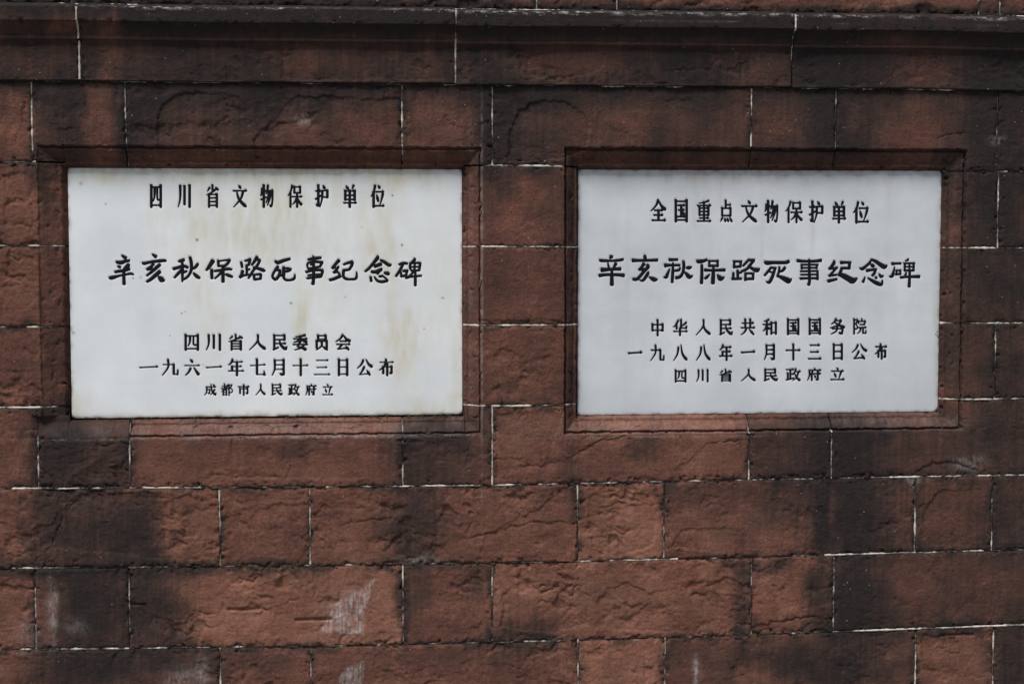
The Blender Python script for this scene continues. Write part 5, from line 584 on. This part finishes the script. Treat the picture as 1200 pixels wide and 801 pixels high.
# ------------------------------------------------------------------ mortar: one strip per joint run, (whiteness, proudness)
MV = []; MF = []; MA = []; mo = [0]
def strip(pts, white, proud=0.0, width=2.5, base=0.0, cor=False):
    p = np.array(pts, float); L = np.concatenate([[0], np.cumsum(np.hypot(*np.diff(p, axis=0).T))])
    n = max(2, int(L[-1] / 1.3)); s = np.linspace(0, L[-1], n)
    u = np.interp(s, L, p[:, 0]); v = np.interp(s, L, p[:, 1])
    du = np.gradient(u); dv = np.gradient(v); q = np.hypot(du, dv); nu, nv = -dv / q, du / q
    k = np.linspace(-.5, .5, 7); sd = int(abs(p[0, 0] * 3 + p[0, 1] * 7)) + len(MV)
    wid = width * np.clip(1 + 0.5 * fbm(s / 9, s * 0 + sd, sd, 3), .5, 1.8)
    uu = u[:, None] + nu[:, None] * k * wid[:, None]; vv = v[:, None] + nv[:, None] * k * wid[:, None]
    if cor:
        c = np.array(CORN); b = -np.interp(vv, c[:, 0], c[:, 1])
    else: b = frame_depth(uu, vv) + base
    w = np.clip(white * 0.86 - 0.05 + 1.05 * fbm(s / 30, s * 0 + 1.7, sd + 3, 5, 0.62)[:, None] + 0 * k, 0, 1) * np.ones_like(uu)
    d = b + 1.55 - proud * 1.0 - 1.2 * (w - 0.4) * (white > .05) + 0.55 * fbm(uu / 5, vv / 5, sd + 9, 3) + 4.0 * k ** 2
    P = uvd(uu, vv, d).reshape(-1, 3)
    moss = blobs(uu, vv, MOSS_R, 0.5, 1.2, 41)
    MV.append(P); MF.append(grid_faces(n, 7, mo[0])); MA.append(np.stack([w, moss, w, w], -1).reshape(-1, 4)); mo[0] += len(P)
def hj(J, runs, base=0.0, dv=0.0):
    for a, b, w, p in runs: strip([(q, J(q) + dv) for q in np.linspace(a, b, max(2, int((b - a) / 20)))], w, p, base=base)
def vj(u, a, b, w, p=0.0, u2=None, base=0.0, cor=False): strip([(u, a), (u2 if u2 is not None else u, b)], w * .8, p - .1, base=base, cor=cor, width=2.2)
hj(lambda q: 14.9, [(WL, 60, .25, 0), (74, 172, 1.4, 1.6), (172, 420, .25, .1), (420, 600, .3, .2), (600, 728, .8, .8), (728, 860, .5, .4), (860, 1130, .25, .1), (1130, WR, .35, .2)], base=-9.5)
hj(J1, [(WL, 560, .05, -.6), (560, 880, .12, -.6), (880, 1020, .35, -.3), (1020, WR, .15, -.4)], dv=.6)
hj(J2, [(WL, 54, .38, .2), (565, 640, .75, .6), (640, 662, .9, .7), (1126, 1200, .35, .1), (1200, WR, .3, 0)])
hj(J3, [(WL, 84, .38, .2), (543, 562, .6, .6), (562, 640, .95, 1.1), (640, 681, .7, .5), (1125, 1190, .5, .2), (1190, WR, .75, .5)])
hj(J4, [(WL, 84, .42, .2), (543, 600, .9, .8), (600, 681, .85, .9), (1125, 1160, .7, .5), (1160, WR, .6, .3)])
hj(J5, [(WL, 54, .5, .3), (54, 84, .2, 0), (543, 575, .35, 0), (575, 681, .6, .4), (1125, 1160, .85, .8), (1160, WR, .75, .5)])
hj(J6, [(WL, 20, .3, 0), (20, 215, .62, .3), (215, 380, .22, -.3), (380, 490, .55, .2), (490, 620, .5, .1), (620, 760, .2, -.3), (760, 950, .12, -.3), (950, 1060, .3, -.1), (1060, 1190, .55, .2), (1190, WR, .4, 0)])
hj(J7, [(WL, 60, .3, -.1), (60, 240, .2, -.3), (240, 560, .05, -.9), (560, 680, .1, -.7), (680, 800, .55, 0), (800, 980, .1, -.5), (980, 1180, .62, .2), (1180, WR, .5, .1)])
hj(J8, [(WL, 30, .65, .4), (30, 150, .8, .5), (150, 260, .3, -.1), (260, 560, .05, -.8), (560, 990, .1, -.6), (990, 1160, .65, .3), (1160, 1260, .95, .8), (1260, WR, .5, 0)])
hj(J9, [(WL, WR, .3, 0)])
# upright joints
vj(628, -95, 14, .6, .2, base=-8); vj(722, -95, 14, .45, .1, base=-8); vj(1158, -95, 14, .2, 0, base=-8); vj(1184, -95, 14, .2, 0, base=-8); vj(98, -95, 14, .3, 0, base=-8)
vj(105.5, 18, 53, 1.6, 1.7, 105.5, cor=True); vj(105.5, 55, 98, 1.6, 1.5, 105.5, cor=True)
vj(533.5, 17, 99, .85, .8, cor=True); vj(932, 17, 36, 1.3, 1.2, cor=True); vj(931.5, 36, 100, .3, 0, 931, cor=True)
vj(50.5, 101, 192, .45, .1); vj(154.6, 101, 150, .45, 0, 155.4); vj(155.4, 150, 196, .72, .3, 157)
vj(471.6, 101, 170, .72, .2); vj(471.6, 170, 196, .7, .4, 473); vj(576.6, 102, 193, .3, -.1); vj(885, 102, 170, .62, .1); vj(885, 170, 197, .2, -.3)
vj(987.6, 102, 170, .42, 0); vj(987.6, 170, 197, .1, -.5); vj(1186.5, 102, 198, .1, -.3)
vj(1189.6, 199, 290, .55, .1); vj(1189.6, 382, 474, .6, .2)
vj(50.5, 474, 566, .45, .1); vj(154.4, 491, 566, .35, 0); vj(470.5, 491, 514, .75, .5); vj(470.5, 514, 569, .35, 0); vj(576.4, 477, 570, .9, .6)
vj(884, 491, 512, .85, .6, 886); vj(886, 512, 568, .35, 0); vj(984, 491, 512, .9, .7, 987.6); vj(987.6, 512, 568, .2, -.2)
for u, w, p in ((256.6, .62, .2), (361.5, .75, .4), (678.4, .22, -.2), (783, .15, -.3), (1092.7, .55, .2), (1189.2, .7, .3)): vj(u, 571, 661, w, p)
for u, w, p in ((44.2, .55, .2), (151.3, .4, .1), (470.2, .5, .1), (576.2, .45, .1), (890.7, .15, -.3), (992.6, .4, .1)): vj(u, 664, 757, w, p)
for u, w, p in ((255.4, .7, .4), (361, .3, 0), (679.6, .6, .2), (785.5, .8, .4), (1096, .6, .2), (1194, .75, .4)): vj(u, 758, 850, w, p)
link_mesh('mortar_joint', np.concatenate(MV), np.concatenate(MF), M_MORTAR, wall, np.concatenate(MA))

# ------------------------------------------------------------------ plaques
def stroke_mesh(data, cu, cv, y0):
    V = []; F = []
    x0, z0 = X(cu), Z(cv)
    for k, st in enumerate(data.split(';')):
        q = np.array([[float(c) for c in p.split(',')] for p in st.split()]) * 1e-4
        t = np.gradient(q[:, :2], axis=0); t /= np.linalg.norm(t, axis=1)[:, None] + 1e-12
        nrm = np.stack([-t[:, 1], t[:, 0]], -1)
        h = q[:, 2:3]
        L = q[:, :2] + nrm * h; R = q[:, :2] - nrm * h
        def cap(i, sgn):
            out = []
            for a in (-55, 0, 55):
                r = math.radians(a); out.append(q[i, :2] + (t[i] * sgn * math.cos(r) * 0.62 + nrm[i] * math.sin(r)) * h[i])
            return np.array(out)
        outline = np.concatenate([L, cap(-1, 1)[::-1], R[::-1], cap(0, -1)])
        y = y0 - 0.00045 - 0.000012 * k
        n = len(V); m = len(q); T = len(outline)
        V += [(x0 + a, y, z0 + b) for a, b in outline] + [(x0 + a, y0 + 0.003, z0 + b) for a, b in outline]
        li = [n + i for i in range(m)]; ri = [n + m + 3 + (m - 1 - i) for i in range(m)]
        for i in range(m - 1): F.append((li[i], li[i + 1], ri[i + 1], ri[i]))
        F.append((li[-1], n + m, n + m + 1, n + m + 2, ri[-1])); c0 = n + 2 * m + 3
        F.append((ri[0], c0, c0 + 1, c0 + 2, li[0]))
        for i in range(T): F.append((n + i, n + (i + 1) % T, n + T + (i + 1) % T, n + T + i))
    return V, F

def plaque(l, r, t, b, cu, cv, material, lines_, label, seed, yaw):
    root = empty('marble_plaque', (X(cu), 0.052, Z(b)))
    root['label'] = label; root['category'] = 'plaque'
    root['group'] = 'marble plaques set in the wall'
    px, pz = [], []
    segs = []
    for key in lines_:
        ext = []
        for st in INSCRIPTIONS[key].replace('|', ';').split(';'):
            q = np.array([[float(c) for c in p.split(',')] for p in st.split()]) * 1e-4 / S
            q[:, 0] += cu; q[:, 1] = cv - q[:, 1]; segs += list(zip(q[:-1], q[1:])); ext.append(q)
        e = np.concatenate(ext); px.append((e[:, 0].min() - 4, e[:, 0].max() + 4)); pz.append((e[:, 1].min() - 4, e[:, 1].max() + 4))
    gu = lines(l, r, 1.5, [(min(a for a, c in px), max(c for a, c in px))]); gv = lines(t, b, 1.5, pz)
    cut = np.full((len(gv), len(gu)), 9.0)          # distance from the edge of the nearest carved stroke
    for a, c in segs:
        m = max(a[2], c[2]) + 2.0
        i0, i1 = np.searchsorted(gv, [min(a[1], c[1]) - m, max(a[1], c[1]) + m]); j0, j1 = np.searchsorted(gu, [min(a[0], c[0]) - m, max(a[0], c[0]) + m])
        U, W = np.meshgrid(gu[j0:j1], gv[i0:i1]); e = c[:2] - a[:2]; L = (e ** 2).sum() + 1e-9
        k = np.clip(((U - a[0]) * e[0] + (W - a[1]) * e[1]) / L, 0, 1)
        cut[i0:i1, j0:j1] = np.minimum(cut[i0:i1, j0:j1], np.hypot(U - a[0] - k * e[0], W - a[1] - k * e[1]) - (a[2] + (c[2] - a[2]) * k))
    u = np.repeat(gu[None, :], len(gv), 0); v = np.repeat(gv[:, None], len(gu), 1)
    ed = np.minimum(np.minimum(u - l, r - u), np.minimum(v - t, b - v))
    cr = np.minimum(np.minimum(u - l, r - u) + np.minimum(v - t, b - v), 99)
    rr = 0.8 * np.clip(1 + 0.15 * fbm(u / 10, v / 10, seed, 3) + 5 * np.clip(fbm(u / 16, v / 16, seed + 1, 3) - .42, 0, 1), .4, 5)
    d = RECESS - 0.4 + np.clip(1 - ed / rr, 0, 1) ** 2 * rr * .4 + np.clip(1 - cr / 6.0, 0, 1) ** 2 * 3 + 0.44 * (1 - sstep(-0.15, 0.70, cut))
    wob = np.exp(-ed / 3.0) * 0.08
    stain_shade = blobs(u, v, STAIN_SHADE_R, 0.5, 1.1, seed + 5)
    stain_shade = np.clip(stain_shade * (1 + 0.7 * fbm(u / 11, v / 40, seed + 9, 4)) + 0.05 * fbm(u / 60, v / 60, seed + 12, 4), 0, 1)
    speck = np.zeros_like(u)
    for a, c, rad, amt in SPECK_R:
        q = np.hypot(u - a + .5 * fbm(u / 2, v / 2, 3, 2), v - c + .5 * fbm(u / 2 + 7, v / 2, 4, 2)); speck = np.maximum(speck, amt * sstep(rad + .8, rad * .3, q) if rad > 1.6 else amt * np.clip(1.6 - q / max(rad, .9), 0, 1))
    rust = np.exp(-ed / 1.6) * np.clip(0.25 + 1.2 * fbm(u / 14, v / 14, seed + 20, 4), 0, 1) * 0.8
    if l < 300: speck = np.maximum(speck, np.exp(-(b - v) / 1.7) * np.clip(0.6 + 1.1 * fbm(u / 22, v / 9, 77, 4), 0, 0.95))
    A = np.stack([stain_shade, np.clip(speck, 0, 1), rust, rust], -1)
    V, F, A = with_skirt(uvd(u + wob * fbm(u / 14, v / 14, seed + 31, 4), v + wob * fbm(u / 14 + 9, v / 14, seed + 37, 4), d), A, 11 * S)
    link_mesh('slab', V, F, material, root, A)
    y0 = (RECESS - 0.4) * S
    for k, key in enumerate(lines_):
        chars = [stroke_mesh(c, cu, cv, y0 + 0.00085) for c in INSCRIPTIONS[key].split('|')]
        mid = np.concatenate([np.array(V) for V, F in chars]).mean(0)
        o = empty('inscription', mid - np.array(root.location)); o.parent = root
        for V, F in chars:
            ch = link_mesh('character', np.array(V), F, M_PAINT, smooth=False)
            ch.location = np.array(ch.location) - mid; ch.parent = o
        if key in ('L2', 'R2'): o['label'] = 'largest line of bold clerical characters'
    return root
M_MARBLE_L = marble_material('cream_stained_marble', (0.605, 0.635, 0.65), (0.72, 0.738, 0.74), (0.54, 0.505, 0.39), 0.5)
M_MARBLE_R = marble_material('blue_grey_marble', (0.47, 0.50, 0.525), (0.60, 0.622, 0.64), (0.36, 0.33, 0.28), 0.45)
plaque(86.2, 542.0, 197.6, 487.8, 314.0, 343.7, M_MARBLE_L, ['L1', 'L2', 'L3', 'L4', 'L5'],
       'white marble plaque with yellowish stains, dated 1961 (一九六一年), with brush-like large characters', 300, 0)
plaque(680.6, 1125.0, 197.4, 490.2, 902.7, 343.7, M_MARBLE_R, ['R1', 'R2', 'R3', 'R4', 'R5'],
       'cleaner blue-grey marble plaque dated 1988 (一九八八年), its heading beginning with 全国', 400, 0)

# ------------------------------------------------------------------ moss in the joints
def moss_clumps():
    r = np.random.RandomState(8); V = []; F = []
    spots = [(100, 150, 489.0, 12.0, 16), (150, 260, 488.8, 15.0, 40), (260, 420, 488.8, 16.5, 36), (420, 540, 489.3, 17.0, 56), (560, 584, 664, 0.6, 26), (574, 579, 676, 0.4, 16),
             (1130, 1200, 14.5, -15.5, 30), (300, 560, 662.6, .8, 40), (160, 300, 661.2, .8, 24), (1120, 1127, 395, 19.0, 5)]
    for a, b, v, d, n in spots:
        for i in range(n):
            u = r.uniform(a, b); c = fbm(np.array([u / 12.0]), np.array([v / 9.0]), 5, 3)[0]
            if c < -0.12: continue
            s = r.uniform(.5, 1.15); n0 = len(V)
            vv = v + r.uniform(-1.0, 0.9) + (r.uniform(-6, 6) if b - a < 8 else 0); dd = d + r.uniform(-.6, .5)
            for j in range(5):
                for k in range(8):
                    th = math.pi * j / 4; ph = 2 * math.pi * k / 8; rad = s * r.uniform(.65, 1.25)
                    V.append((X(u + 1.5 * rad * math.sin(th) * math.cos(ph)), (dd - rad * .7 * math.sin(th) * math.sin(ph)) * S, Z(vv - rad * .75 * math.cos(th))))
            for j in range(4):
                for k in range(8):
                    F.append((n0 + j * 8 + k, n0 + j * 8 + (k + 1) % 8, n0 + (j + 1) * 8 + (k + 1) % 8, n0 + (j + 1) * 8 + k))
    return V, F
V, F = moss_clumps()
o = link_mesh('moss', np.array(V), F, M_MOSS)
o['label'] = 'dark green moss creeping along the stone joints and under the plaques'; o['category'] = 'moss'; o['kind'] = 'stuff'
